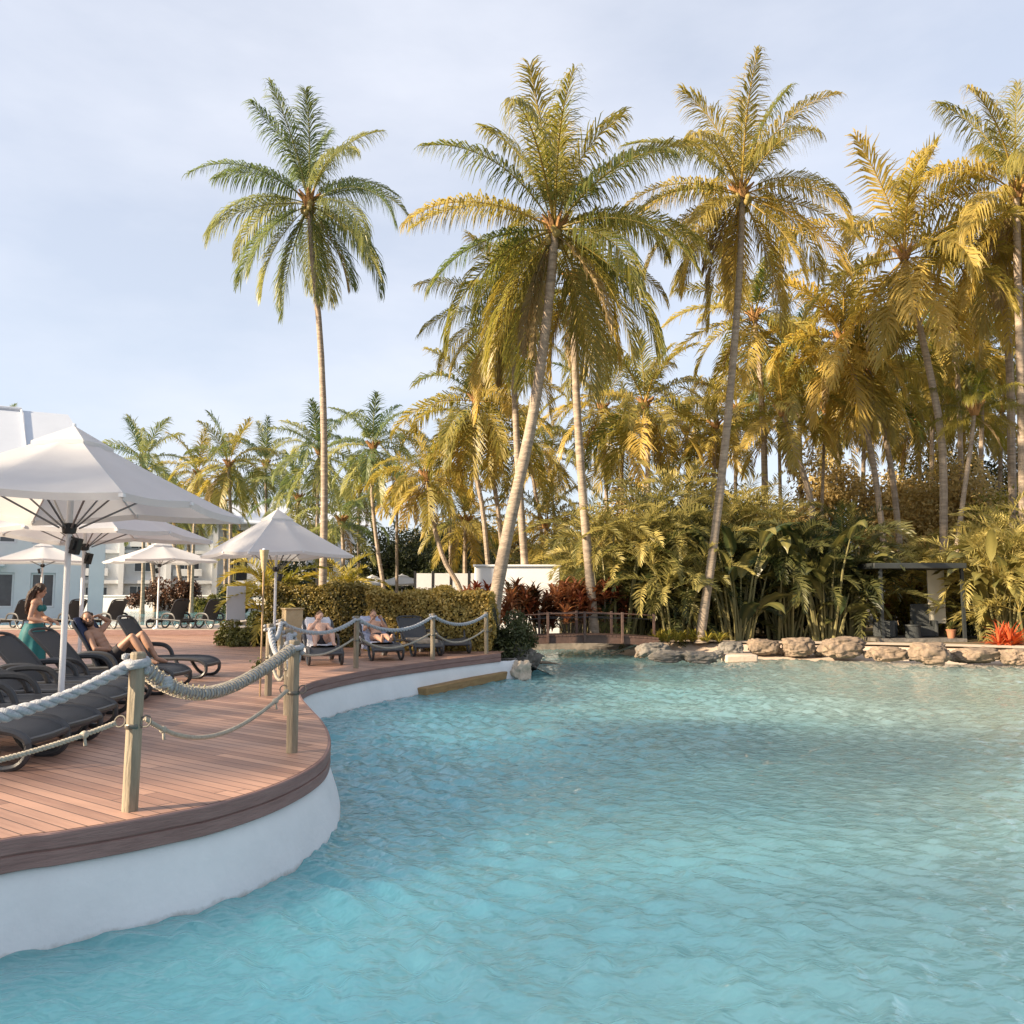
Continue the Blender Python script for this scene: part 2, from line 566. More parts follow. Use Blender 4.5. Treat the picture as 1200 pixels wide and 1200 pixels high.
def frond(geo, rs, L, az, el0, droop, n=44, ll=.9, lw=.055, g=.5, tint=.5, start=.14, roll=0.0, origin=(0, 0, 0), stalk=.035, segs=3, afrom=68, ato=22, vee=.25, curl=1.25, side_bend=0.0):
    """one pinnate palm leaf: an arching midrib with two rows of drooping leaflets"""
    K = 16
    t = np.linspace(0, 1, K)
    el = el0 - droop * t ** curl
    a = az + side_bend * t ** 1.5
    ds = L / (K - 1)
    dirs = np.stack([np.cos(el) * np.cos(a), np.cos(el) * np.sin(a), np.sin(el)], -1)
    pts = np.zeros((K, 3))
    pts[1:] = np.cumsum(dirs[:-1] * ds, 0)
    pts += np.array(origin)
    # midrib
    S = np.stack([-np.sin(a), np.cos(a), np.zeros(K)], -1)
    Nn = np.cross(dirs, S)
    w = stalk * (1 - .85 * t)[:, None]
    V = np.stack([pts + S * w, pts - S * w, pts - Nn * w * .9], 1).reshape(-1, 3)
    i = np.arange(K - 1)
    q = []
    for j in range(3):
        j2 = (j + 1) % 3
        q.append(np.stack([i * 3 + j, i * 3 + j2, (i + 1) * 3 + j2, (i + 1) * 3 + j], -1))
    geo.add(V, np.concatenate(q), min(1, tint + .35))
    # leaflets
    s = np.linspace(start, .995, n) + rs.uniform(-.3, .3, n) / n
    s = np.clip(np.concatenate([s, s]), 0, 1)
    sd = np.concatenate([np.ones(n), -np.ones(n)])
    idx = s * (K - 1)
    i0 = np.minimum(idx.astype(int), K - 2)
    fr = (idx - i0)[:, None]
    B = pts[i0] * (1 - fr) + pts[i0 + 1] * fr
    T = unit(dirs[i0] * (1 - fr) + dirs[i0 + 1] * fr)
    Sx = S[i0]
    Nx = np.cross(T, Sx)
    if roll:
        c_, s_ = math.cos(roll), math.sin(roll)
        Sx, Nx = Sx * c_ + Nx * s_, Nx * c_ - Sx * s_
    ang = np.radians(afrom + (ato - afrom) * s)[:, None] * rs.uniform(.85, 1.15, (2 * n, 1))
    d1 = unit(T * np.cos(ang) + Sx * sd[:, None] * np.sin(ang) + Nx * vee + rs.normal(0, .11, (2 * n, 3)))
    prof = np.interp(s, [0, start, .3, .55, .8, 1], [.45, .55, .95, 1, .8, .38])
    li = (ll * prof * rs.uniform(.72, 1.12, 2 * n))[:, None]
    gv = np.array([0, 0, -1.0]) * (g * rs.uniform(.7, 1.3, (2 * n, 1)))
    d2 = unit(d1 + gv)
    d3 = unit(d2 + gv * 1.1)
    W = unit(T - d1 * (T * d1).sum(-1, keepdims=True)) * lw * .5
    if segs == 3:
        p1, p2 = B + d1 * li * .36, B + d1 * li * .36 + d2 * li * .36
        p3 = p2 + d3 * li * .30
        V = np.stack([B + W * .5, B - W * .5, p1 + W, p1 - W, p2 + W * .75, p2 - W * .75, p3 + W * .12, p3 - W * .12], 1).reshape(-1, 3)
        m = 8
        qs = [[0, 1, 3, 2], [2, 3, 5, 4], [4, 5, 7, 6]]
    else:
        p1 = B + d1 * li * .5
        p3 = p1 + d2 * li * .5
        V = np.stack([B + W * .6, B - W * .6, p1 + W, p1 - W, p3 + W * .15, p3 - W * .15], 1).reshape(-1, 3)
        m = 6
        qs = [[0, 1, 3, 2], [2, 3, 5, 4]]
    k = np.arange(2 * n)[:, None, None] * m
    q = (k + np.array(qs)[None]).reshape(-1, 4)
    tt = np.repeat(np.clip(tint + rs.normal(0, .09, 2 * n) + .12 * (s - .5), 0, 1), m)
    geo.add(V, q, tt)
    return pts


def leaves(geo, rs, P, Nrm, size, tint, aspect=.5, jitter=.8, fold=.25):
    """little folded leaves at points P, roughly facing Nrm"""
    n = len(P)
    Nn = unit(Nrm + rs.normal(0, jitter, (n, 3)))
    A = unit(np.cross(Nn, rs.normal(0, 1, (n, 3))))
    B = np.cross(Nn, A)
    sz = (size * rs.uniform(.65, 1.3, n))[:, None]
    tip, tail = P + A * sz * .5 - Nn * sz * .12, P - A * sz * .5
    l, r = P + B * sz * aspect * .5 + Nn * sz * fold * aspect, P - B * sz * aspect * .5 + Nn * sz * fold * aspect
    V = np.stack([tail, r, tip, l], 1).reshape(-1, 3)
    k = np.arange(n)[:, None] * 4
    # two triangles folded along the midrib
    q1 = k + np.array([[0, 1, 2]])
    q2 = k + np.array([[0, 2, 3]])
    geo.add(V, np.concatenate([q1, q2]), np.repeat(np.clip(tint, 0, 1), 4))


def strap(geo, rs, base, az, el, L, w, droop, tint, segs=6, fold=.3, wtip=.06, wbase=.35):
    """a single strap/blade leaf (cordyline, bromeliad, banana)"""
    t = np.linspace(0, 1, segs + 1)
    e = el - droop * t ** 1.3
    d = np.stack([np.cos(e) * math.cos(az), np.cos(e) * math.sin(az), np.sin(e)], -1)
    p = np.zeros((segs + 1, 3))
    p[1:] = np.cumsum(d[:-1] * L / segs, 0)
    p += np.array(base)
    S = np.array([-math.sin(az), math.cos(az), 0])
    Nn = np.cross(d, S[None])
    ww = (w * .5 * np.interp(t, [0, .25, .6, .85, 1], [wbase, .85, 1, .62, wtip]))[:, None]
    V = np.stack([p + S * ww + Nn * ww * fold, p, p - S * ww + Nn * ww * fold], 1).reshape(-1, 3)
    i = np.arange(segs)
    q = np.concatenate([np.stack([i * 3 + j, i * 3 + j + 1, (i + 1) * 3 + j + 1, (i + 1) * 3 + j], -1) for j in (0, 1)])
    geo.add(V, q, np.clip(tint, 0, 1))
    return p


def palm(label, path, r0, r1, Lf, seed, tint=.45, nf=26, lod=1, group='coconut palms round the pool', leaf='coco', deads=2, nuts=True, fl=None, name='coconut_palm', spread=1.0, dep=0.0, low=-62, ring=True, crown_seed=None):
    """path: trunk points from base to crown in world space"""
    rs = np.random.default_rng(seed)
    r0, r1 = r0 * .72, r1 * .76
    base = Vector(path[0])
    root = empty(name, base, label, 'palm tree', group)
    pts = [p - base for p in spline(path, 26 if lod else 14)]
    k = len(pts)
    rad = []
    for i in range(k):
        t = i / (k - 1)
        r = r0 + (r1 - r0) * min(1, t * 1.1)
        r *= 1 + .55 * math.exp(-t * 16)
        if ring and lod:
            r *= 1 + .035 * math.sin(i * 2.4 + seed)
        rad.append(r)
    Geo().tube(pts, rad, 12 if lod else 8).build('trunk', M['trunk'], root)
    top = np.array(pts[-1])
    g = Geo()
    n = (92, 50)[0 if lod else 1]
    for i in range(nf):
        u = (i + .5) / nf
        az = i * 2.39996 + seed * 1.7 + rs.uniform(-.2, .2)
        if lod and u > .42 and -math.sin(az) > .72:
            az += 1.0 if math.cos(az) > 0 else -1.0
        el = R(87 + (low - 87) * u ** 1.0) + rs.uniform(-.12, .12)
        droop = R(float(np.interp(u, [0, .12, .25, .45, .65, .85, 1], [34, 52, 74, 84, 66, 40, 24]))) * rs.uniform(.7, 1.25)
        L = Lf * rs.uniform(.85, 1.08) * (.84 + .16 * min(1, u * 3)) * (1 if u < .6 else .94)
        tn = tint - .06 + rs.normal(0, .17) + (.12 if u > .75 else 0) + (-.05 if u < .2 else 0)
        frond(g, rs, L, az, el, droop, n=n, ll=Lf * .26 * (fl or 1), lw=Lf * (.0078 if lod else .0140), g=rs.uniform(.45, .8) + .95 * math.sin(math.pi * min(1, u * 1.15)), tint=tn,
              origin=top + np.array([math.cos(az), math.sin(az), 0]) * r1 * .8 + np.array([0, 0, .25 - .5 * u]), roll=rs.uniform(-.5, .5),
              stalk=Lf * .009, segs=3 if lod else 2, side_bend=rs.uniform(-.35, .35))
    g.build('crown', M[leaf], root, autosmooth=False)
    f = Geo()
    for i in range(9):
        az = i * 2.4 + seed
        p = top + np.array([0, 0, -.15])
        f.tube([p + np.array([math.cos(az), math.sin(az), 0]) * r1 * .7, p + np.array([math.cos(az) * (r1 + .13), math.sin(az) * (r1 + .13), .35]), p + np.array([math.cos(az) * (r1 + .35), math.sin(az) * (r1 + .35), .55])], [.10, .08, .03], 5)
    f.build('leaf_sheath', M['fibre'], root)
    if nuts:
        c = Geo()
        for i in range(10):
            az = rs.uniform(0, 6.28)
            rr = r1 + rs.uniform(.08, .26)
            c.ell(top + np.array([math.cos(az) * rr, math.sin(az) * rr, rs.uniform(-.55, -.1)]), (.11, .11, .14), 8, 6)
        c.build('coconut_cluster', M['nut'], root)
    if deads:
        d = Geo()
        for i in range(deads):
            az = rs.uniform(-.7, 3.8)
            frond(d, rs, Lf * rs.uniform(.55, .8), az, R(rs.uniform(-60, -40)), R(35), n=n // 2, ll=Lf * .15, lw=Lf * .015, g=1.3, tint=rs.uniform(.2, .9), origin=top + np.array([math.cos(az) * r1, math.sin(az) * r1, -.25]), stalk=Lf * .009, segs=2)
        d.build('dead_frond', M['dead'], root, autosmooth=False)
    return root


def areca(label, loc, h, seed, n_st=9, nf=9, Lf=2.3, tint=.45, spread=1.0, group='feathery areca palms on the far bank', leaf='areca', name='areca_palm', lowest=.22):
    rs = np.random.default_rng(seed)
    root = empty(name, loc, label, 'palm', group)
    g, s = Geo(), Geo()
    for k in range(n_st):
        az = rs.uniform(0, 6.28)
        rr = spread * math.sqrt(rs.uniform(0, 1))
        hh = h * rs.uniform(lowest, .86)
        b = np.array([math.cos(az) * rr * .5, math.sin(az) * rr * .5, 0])
        tp = np.array([math.cos(az) * rr * 1.15, math.sin(az) * rr * 1.15, hh])
        s.tube([b, (b + tp) / 2 + np.array([0, 0, .1 * hh]), tp], [.055, .045, .035], 6, tint=rs.uniform(0, 1))
        for i in range(nf):
            u = (i + .5) / nf
            a2 = i * 2.4 + rs.uniform(0, .5) + k
            frond(g, rs, Lf * rs.uniform(.8, 1.1), a2, R(82 - 75 * u) + rs.uniform(-.1, .1), R(70 + 30 * u) * rs.uniform(.8, 1.2), n=26, ll=Lf * .22, lw=.042, g=rs.uniform(.15, .45), tint=tint + rs.normal(0, .16),
                  origin=tp, roll=rs.uniform(-.4, .4), stalk=.016, segs=2, vee=.45, start=.2, side_bend=rs.uniform(-.3, .3))
    s.build('stem', M['stem'], root)
    g.build('fronds', M[leaf], root, autosmooth=False)
    return root


def bigleaf(label, loc, h, seed, n=16, L=1.9, w=.5, tint=.35, group='broad-leaved plants on the far bank', leaf='broad', spread=.7, name='broad_leaf_plant'):
    """heliconia / banana-like clump: long stalks, each with a broad arching blade"""
    rs = np.random.default_rng(seed)
    root = empty(name, loc, label, 'plant', group)
    g, s = Geo(), Geo()
    for k in range(n):
        az = k * 2.4 + rs.uniform(-.4, .4)
        hh = h * (.10 + .70 * rs.uniform(0, 1))
        lean = rs.uniform(.12, .42)
        b = np.array([math.cos(az) * spread * rs.uniform(.05, .7), math.sin(az) * spread * rs.uniform(.05, .7), 0])
        tp = b + np.array([math.cos(az) * lean * hh, math.sin(az) * lean * hh, hh])
        s.tube([b, b * .4 + tp * .6 + np.array([0, 0, .12 * hh]), tp], [.045, .035, .02], 5, tint=.5)
        nl = 10
        t = np.linspace(0, 1, nl + 1)
        LL = L * rs.uniform(.7, 1.15)
        e = R(rs.uniform(35, 80)) - R(rs.uniform(70, 135)) * t ** 1.2
        a2 = az + rs.uniform(-.6, .6)
        d = np.stack([np.cos(e) * math.cos(a2), np.cos(e) * math.sin(a2), np.sin(e)], -1)
        p = np.zeros((nl + 1, 3))
        p[1:] = np.cumsum(d[:-1] * LL / nl, 0)
        p += tp
        S = np.array([-math.sin(a2), math.cos(a2), 0])[None]
        rl = rs.uniform(-.7, .7)
        Nn = np.cross(d, S)
        S, Nn = S * math.cos(rl) + Nn * math.sin(rl), Nn * math.cos(rl) - S * math.sin(rl)
        ww = (w * .5 * rs.uniform(.75, 1.15) * np.interp(t, [0, .12, .4, .75, 1], [.12, .7, 1, .8, .04]))[:, None] * (1 + rs.normal(0, .06, (nl + 1, 1)))
        rip = rs.normal(0, .03, (nl + 1, 1))
        V = np.stack([p + S * ww + Nn * (ww * .10 + rip), p + S * ww * .5 + Nn * (ww * .22), p, p - S * ww * .5 + Nn * (ww * .22), p - S * ww + Nn * (ww * .10 - rip)], 1).reshape(-1, 3)
        i = np.arange(nl)
        q = np.concatenate([np.stack([i * 5 + j, i * 5 + j + 1, (i + 1) * 5 + j + 1, (i + 1) * 5 + j], -1) for j in range(4)])
        tn = np.clip(tint + rs.normal(0, .2), 0, 1)
        tt = np.tile(np.array([0, 0, .35, 0, 0]), nl + 1) + tn
        g.add(V, q, np.clip(tt, 0, 1))
    s.build('stem', M['stem'], root)
    g.build('leaf_blades', M[leaf], root, autosmooth=False)
    return root


def cordyline(label, loc, h, seed, leaf='red', n=14, L=.55, w=.085, spread=.8, tint=.45, group='red-leaved cordylines by the bridge', name='cordyline_shrub'):
    rs = np.random.default_rng(seed)
    root = empty(name, loc, label, 'shrub', group)
    g, s = Geo(), Geo()
    for k in range(n):
        az = k * 2.4 + rs.uniform(-.4, .4)
        rr = spread * math.sqrt((k + .5) / n)
        hh = h * rs.uniform(.35, .86)
        b = np.array([math.cos(az) * rr * .25, math.sin(az) * rr * .25, 0])
        tp = np.array([math.cos(az) * rr, math.sin(az) * rr, hh])
        s.tube([b, (b + tp) / 2 + np.array([0, 0, .15 * hh]), tp], [.03, .024, .018], 5)
        tk = tint + rs.normal(0, .2)
        for lev in range(3):
            for i in range(13):
                a2 = i * 2.4 + lev + k
                strap(g, rs, tp - np.array([0, 0, .18 * lev]), a2, R(rs.uniform(10, 80)), L * rs.uniform(.7, 1.15), w * rs.uniform(.8, 1.3), R(rs.uniform(40, 90)), tk + rs.normal(0, .15), segs=4)
    s.build('stem', M['bark'], root)
    g.build('leaf_rosettes', M[leaf], root, autosmooth=False)
    return root


def bush(label, loc, size, seed, leaf='bush', n=5000, ls=.14, clumps=22, tint=.45, trunk=True, group=None, name='leafy_bush', cat='bush', aspect=.5, hollow=.55):
    """broadleaf crown: many clumps of leaves spread through an uneven volume; size = half extents (x, y, z)"""
    rs = np.random.default_rng(seed)
    root = empty(name, loc, label, cat, group)
    sx, sy, sz = size
    g = Geo()
    C = unit(rs.normal(0, 1, (clumps, 3))) * (rs.uniform(hollow, 1, (clumps, 1)))
    C[:, 2] = np.abs(C[:, 2]) * 1.75 - .72
    C = C * np.array([sx, sy, sz]) * .78
    cr = rs.uniform(.26, .46, clumps) * (sx + sy + sz) / 3
    ct = tint + rs.normal(0, .17, clumps)
    k = rs.integers(0, clumps, n)
    d = unit(rs.normal(0, 1, (n, 3)))
    P = C[k] + d * (cr[k] * rs.uniform(.35, 1.08, n) ** .6)[:, None] * np.array([1, 1, .85])
    P[:, 2] += sz * .9
    ok = P[:, 2] > .05
    P, d, k = P[ok], d[ok], k[ok]
    leaves(g, rs, P, d * .8 + np.array([0, 0, .5]), ls, ct[k] + rs.normal(0, .16, len(P)), aspect=aspect)
    g.build('crown' if trunk else 'foliage', M[leaf], root, autosmooth=False)
    if trunk:
        b = Geo()
        b.tube([(0, 0, -.1), (.05 * sx, 0, sz * .5), (0, .05 * sy, sz * 1.1)], [max(.05, .07 * sx), max(.04, .05 * sx), .03], 7)
        for c in C[:min(10, clumps)]:
            b.tube([(0, 0, sz * .4), (c[0] * .5, c[1] * .5, (c[2] + sz * .9) * .6 + sz * .15), (c[0], c[1], c[2] + sz * .9)], [.03 + .02 * sx, .02 + .01 * sx, .015], 5)
        b.build('trunk' if cat == 'tree' else 'stem', M['bark'], root)
    return root


def hedge(label, p0, p1, width, h, seed, n, ls=.085, tint=.5, leaf='hedge'):
    rs = np.random.default_rng(seed)
    p0, p1 = Vector((p0[0], p0[1], 0)), Vector((p1[0], p1[1], 0))
    L = (p1 - p0).length
    rz = math.atan2(p1.y - p0.y, p1.x - p0.x)
    root = empty('clipped_hedge', (p0.x, p0.y, DECK - .05), label, 'hedge', 'clipped hedges behind the deck', rz)
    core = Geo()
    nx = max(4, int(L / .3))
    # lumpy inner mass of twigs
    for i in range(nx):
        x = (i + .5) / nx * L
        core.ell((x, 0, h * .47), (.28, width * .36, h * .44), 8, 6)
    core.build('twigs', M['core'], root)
    g = Geo()
    # points on the shell of a rounded box
    area = [L * h, L * h, L * width * 1.3, width * h, width * h]
    pr = np.array(area) / sum(area)
    k = rs.choice(5, n, p=pr)
    u, v, dep = rs.uniform(0, 1, n), rs.uniform(0, 1, n), rs.exponential(.05, n)
    X, Y, Z = np.zeros(n), np.zeros(n), np.zeros(n)
    Nn = np.zeros((n, 3))
    hw = width / 2
    for s, kk in ((-1, 0), (1, 1)):
        m = k == kk
        X[m], Z[m], Y[m] = u[m] * L, v[m] * h, s * (hw - dep[m])
        Nn[m] = (0, s, .3)
    m = k == 2
    X[m], Y[m], Z[m] = u[m] * L, (v[m] * 2 - 1) * hw, h - dep[m]
    Nn[m] = (0, 0, 1)
    for s, kk in ((0, 3), (1, 4)):
        m = k == kk
        X[m], Y[m], Z[m] = s * L + (dep[m] if s == 0 else -dep[m]), (u[m] * 2 - 1) * hw, v[m] * h
        Nn[m] = (1 if s else -1, 0, .3)
    wob = .07 * np.sin(X * 3.1 + seed) + .05 * np.sin(X * 7.3 + Z * 4) + .045 * np.sin(Z * 6 + X * 2 + Y * 5)
    P = np.stack([X, Y, Z], -1) + unit(Nn) * (wob + rs.normal(0, .035, n))[:, None]
    edge = (Z / h) ** 3 * .1
    P[:, 1] *= (1 - edge)
    tt = tint + .22 * np.clip((Z / h - .72) * 4, 0, 1) + rs.normal(0, .2, n) + .15 * np.sin(X * 2.3) * np.sin(Z * 3 + X)  # golden variegated top, with sunlight on it put into the tint too
    leaves(g, rs, P, Nn, ls, tt, aspect=.55)
    g.build('foliage', M[leaf], root, autosmooth=False)
    return root


def rock(label, c, s, seed, m='rock', rz=0.0, group='boulders along the far bank', name='boulder', cat='boulder', amp=.28, flat=.75):
    bm = bmesh.new()
    bmesh.ops.create_icosphere(bm, subdivisions=5, radius=1.0)
    off = Vector((seed * 3.7, seed * 1.3, seed * 7.1))
    for v in bm.verts:
        p = v.co.copy()
        # squarish boulder: push towards a rounded box, then break the surface
        q = Vector([math.copysign(abs(x) ** flat, x) for x in p])
        n1 = mnoise.noise(p * 1.1 + off)
        n2 = mnoise.noise(p * 2.7 + off * 2)
        n3 = mnoise.turbulence(p * 5 + off, 4, False) - .5
        ridge = abs(mnoise.noise(p * 1.7 + off * 3))
        v.co = q * (.86 + amp * n1 + .5 * amp * n2 + .09 * n3 - .25 * amp * max(0, .12 - ridge) / .12)
    for v in bm.verts:
        v.co = Vector((v.co.x * s[0], v.co.y * s[1], v.co.z * s[2]))
    me = bpy.data.meshes.new(name)
    bm.to_mesh(me)
    bm.free()
    for p in me.polygons:
        p.use_smooth = True
    me.materials.append(M[m])
    o = bpy.data.objects.new(name, me)
    COL.objects.link(o)
    o.location = c
    o.rotation_euler = (0, 0, rz)
    return tag(o, label, cat, group)


def sheet(name, outer, holes, z, m, kind='structure', zf=None):
    loops = [[Vector((p[0], p[1], 0)) for p in outer]] + [[Vector((p[0], p[1], 0)) for p in h] for h in holes]
    tris = tessellate_polygon(loops)
    V = [p for l in loops for p in l]
    me = bpy.data.meshes.new(name)
    fs = []
    for t in tris:
        a, b, c = (V[i] for i in t)
        fs.append(t if (b - a).cross(c - a).z > 0 else t[::-1])
    me.from_pydata([(p.x, p.y, z if zf is None else zf(p.x, p.y)) for p in V], [], fs)
    me.materials.append(m)
    o = bpy.data.objects.new(name, me)
    COL.objects.link(o)
    if kind:
        o['kind'] = kind
    return o


# ================================================================== SETTING
edge_px = [(0, 983), (70, 973), (140, 962), (195, 952), (245, 942), (298, 927), (335, 913), (362, 899), (378, 886), (384, 871), (382, 857), (374, 843), (362, 830), (352, 818), (350, 808), (362, 800), (385, 794), (420, 787), (455, 781.5), (500, 775.5), (540, 770.5), (586, 765.5)]
edge = [(-14, 1.6), (-9, 1.9), (-6.2, 2.75), (-4.6, 3.75), (-3.75, 4.42)] + [tuple(gp(x, y)[:2]) for x, y in edge_px]
edge = [tuple(p[:2]) for p in spline([(x, y, 0) for x, y in edge], 150)]
END = edge[-1]
deck_poly = edge + [(END[0] + .1, 22.2), (-.9, 24.2), (-4, 25.2), (-8.5, 27.5), (-10.2, 31.0), (-40, 31.0), (-40, 1.6)]


def offset_path(path, d):
    out = []
    for i, p in enumerate(path):
        a, b = Vector(path[max(0, i - 1)]), Vector(path[min(len(path) - 1, i + 1)])
        t = (b - a).normalized()
        out.append((p[0] + t.y * d, p[1] - t.x * d))
    return out


def ribbon(name, path, prof, m, kind='structure'):
    """sweep a (offset, z) profile along a plan path"""
    rows = [[(q[0], q[1], z) for q in offset_path(path, o)] for o, z in prof]
    V = [p for r in rows for p in r]
    n = len(path)
    f = [[i * n + j, (i + 1) * n + j, (i + 1) * n + j + 1, i * n + j + 1] for i in range(len(prof) - 1) for j in range(n - 1)]
    g = Geo().add(V, f)
    o = g.build(name, m)
    if kind:
        o['kind'] = kind
    return o


sheet('pool_deck', deck_poly, [], DECK, M['deck'])
ribbon('deck_fascia', edge, [(-.03, DECK - .004), (.022, DECK - .002), (.03, DECK - .012), (.03, DECK - .095), (.016, DECK - .100), (.016, DECK - .106), (.03, DECK - .112), (.03, DECK - .198), (.018, DECK - .205), (-.06, DECK - .206)], M['fascia'])
wall_path = edge + [(END[0] + .32, END[1] + .12), (END[0] + .45, END[1] + .45), (END[0] + .42, END[1] + 1.3), (END[0] + .1, END[1] + 3)]
ribbon('pool_wall', wall_path, [(-.08, .455), (-.015, .447), (.0, .43), (.05, .28), (.115, .09), (.15, -.06), (.2, -.5)], M['render'])
hole = offset_path(edge, -.35) + [(.15, 22.6), (-.4, 25), (-.4, 33.6), (4.9, 34), (5.2, 30.6), (7.2, 29.9), (9.5, 29.3), (12, 28.5), (14.5, 27.3), (17, 25.5), (20, 21.5), (21.5, 13), (19, 2), (14, -6), (4, -10), (-8, -9), (-16, -4)]
far = 900
ground_outer = [(-far, -300), (far, -300), (far, far), (-far, far)]
sheet('ground', ground_outer, [hole], GROUND, M['ground'])
bank_path = [(4.9, 31.6), (5.2, 30.6), (7.2, 29.9), (9.5, 29.3), (12, 28.5), (14.5, 27.3), (17, 25.5), (20, 21.5), (21.5, 13), (19, 2), (14, -6), (4, -10), (-8, -9), (-16, -4), (-16, 1)]
bank_path = [tuple(p[:2]) for p in spline([(x, y, 0) for x, y in bank_path], 120)]
ribbon('pool_beach', bank_path, [(-1.6, GROUND + .012), (-.3, GROUND + .01), (.05, .36), (.35, .17), (1.3, .03), (2.4, -.25)], M['sand'])
channel = [(.15, 22.0), (-.3, 25), (-.35, 33.4), (4.85, 33.8), (5.0, 31)]
ribbon('channel_bank', [tuple(p[:2]) for p in spline([(x, y, 0) for x, y in channel], 40)], [(-.8, GROUND + .02), (0, GROUND + .01), (.5, .22), (1.5, -.2)], M['rockgrey'])


def build_water():
    ys = [-9.0]
    while ys[-1] < 34:
        y = ys[-1]
        ys.append(y + (.032 if 2.8 < y < 8 else .3 if y < 2.8 else .032 + (y - 8) * .0055))
    xs = np.concatenate([np.arange(-16, -6, .25), np.arange(-6, 7, .036), np.arange(7, 23, .075)])
    ys = np.array(ys)
    X, Y = np.meshgrid(xs, ys)
    rs = np.random.default_rng(11)
    Z = np.zeros_like(X)
    wx = X + .35 * np.sin(Y * .7 + 1) + .2 * np.sin(Y * 1.9)
    wy = Y + .35 * np.sin(X * .6) + .2 * np.sin(X * 1.7 + 2)
    for i in range(60):
        lam = .17 * (1.7 / .17) ** (rs.uniform(0, 1) ** 1.3)
        th = R(62) + rs.normal(0, .75)
        k = 2 * np.pi / lam
        ph = rs.uniform(0, 6.28)
        s = np.sin(k * (wx * math.cos(th) + wy * math.sin(th)) + ph)
        if i % 3 == 0:
            s = 1 - 2 * np.abs(np.sin(.5 * (k * (wx * math.cos(th) + wy * math.sin(th)) + ph))) ** .9
        amp = lam * .0072 * (1.9 if lam < .5 else 1.15 if lam < .9 else .18)
        Z += amp * (s + .3 * s * s)
    # ripples come in patches
    patch = .62 + .38 * np.sin(X * .55 + 1.3 * np.sin(Y * .33)) * np.sin(Y * .41 + .8 * np.sin(X * .3))
    Z *= patch
    n, m = X.shape
    V = np.stack([X, Y, Z], -1).reshape(-1, 3)
    i, j = np.meshgrid(np.arange(n - 1), np.arange(m - 1), indexing='ij')
    q = np.stack([i * m + j, i * m + j + 1, (i + 1) * m + j + 1, (i + 1) * m + j], -1).reshape(-1, 4)
    o = Geo().add(V, q).build('pool_water', M['water'], autosmooth=False)
    o['kind'] = 'structure'


build_water()

# raised platform with the second pool behind the deck
g = Geo().prism([(-40, 31.0), (-10.2, 31.0), (-10.6, 35.6), (-40, 35.6)], DECK - .3, DECK + .20)
o = g.build('upper_deck', M['paving'], bevel=.02)
o['kind'] = 'structure'
g = Geo().box((-25, 30.985, DECK + .10), (29.6, .03, .185))
o = g.build('deck_step', M['fascia'])
o['kind'] = 'structure'
o = sheet('back_pool_water', [(-46, 35.7), (-13.0, 35.7), (-14, 45), (-20, 71.8), (-46, 71.8)], [], GROUND + .28, M['water'])
for zz in (0,):
    g = Geo().prism([(-12.9, 35.7), (-12.4, 35.7), (-13.4, 45), (-19.4, 71.8), (-20, 71.8), (-14, 45)], GROUND - .1, GROUND + .36)
    o = g.build('back_pool_kerb', M['paving'])
    o['kind'] = 'structure'

# sunny lawn behind the cabana
sheet('lawn', [(12.2, 32.6), (17.5, 32.2), (19, 39), (12.5, 39.5)], [], GROUND + .008, mat('lawn_grass', (.13, .14, .03), (.24, .20, .05), 7, .9, .5, 40))

# ================================================================== FAR BUILDINGS
def window(parent, x, z, w, h, y, mull=1):
    g = Geo()
    t = .09
    g.box((x, y - .03, z + h / 2 + t / 2), (w + 2 * t, .10, t)).box((x, y - .03, z - h / 2 - t / 2), (w + 2 * t, .12, t))
    for s in (-1, 1):
        g.box((x + s * (w / 2 + t / 2), y - .03, z), (t, .10, h))
    for k in range(mull):
        g.box((x - w / 2 + w * (k + 1) / (mull + 1), y - .025, z), (t * .8, .07, h))
    fr = g.build('window', M['frame'], parent)
    Geo().box((x, y + .0, z), (w, .03, h)).build('pane', M['glass'], fr)


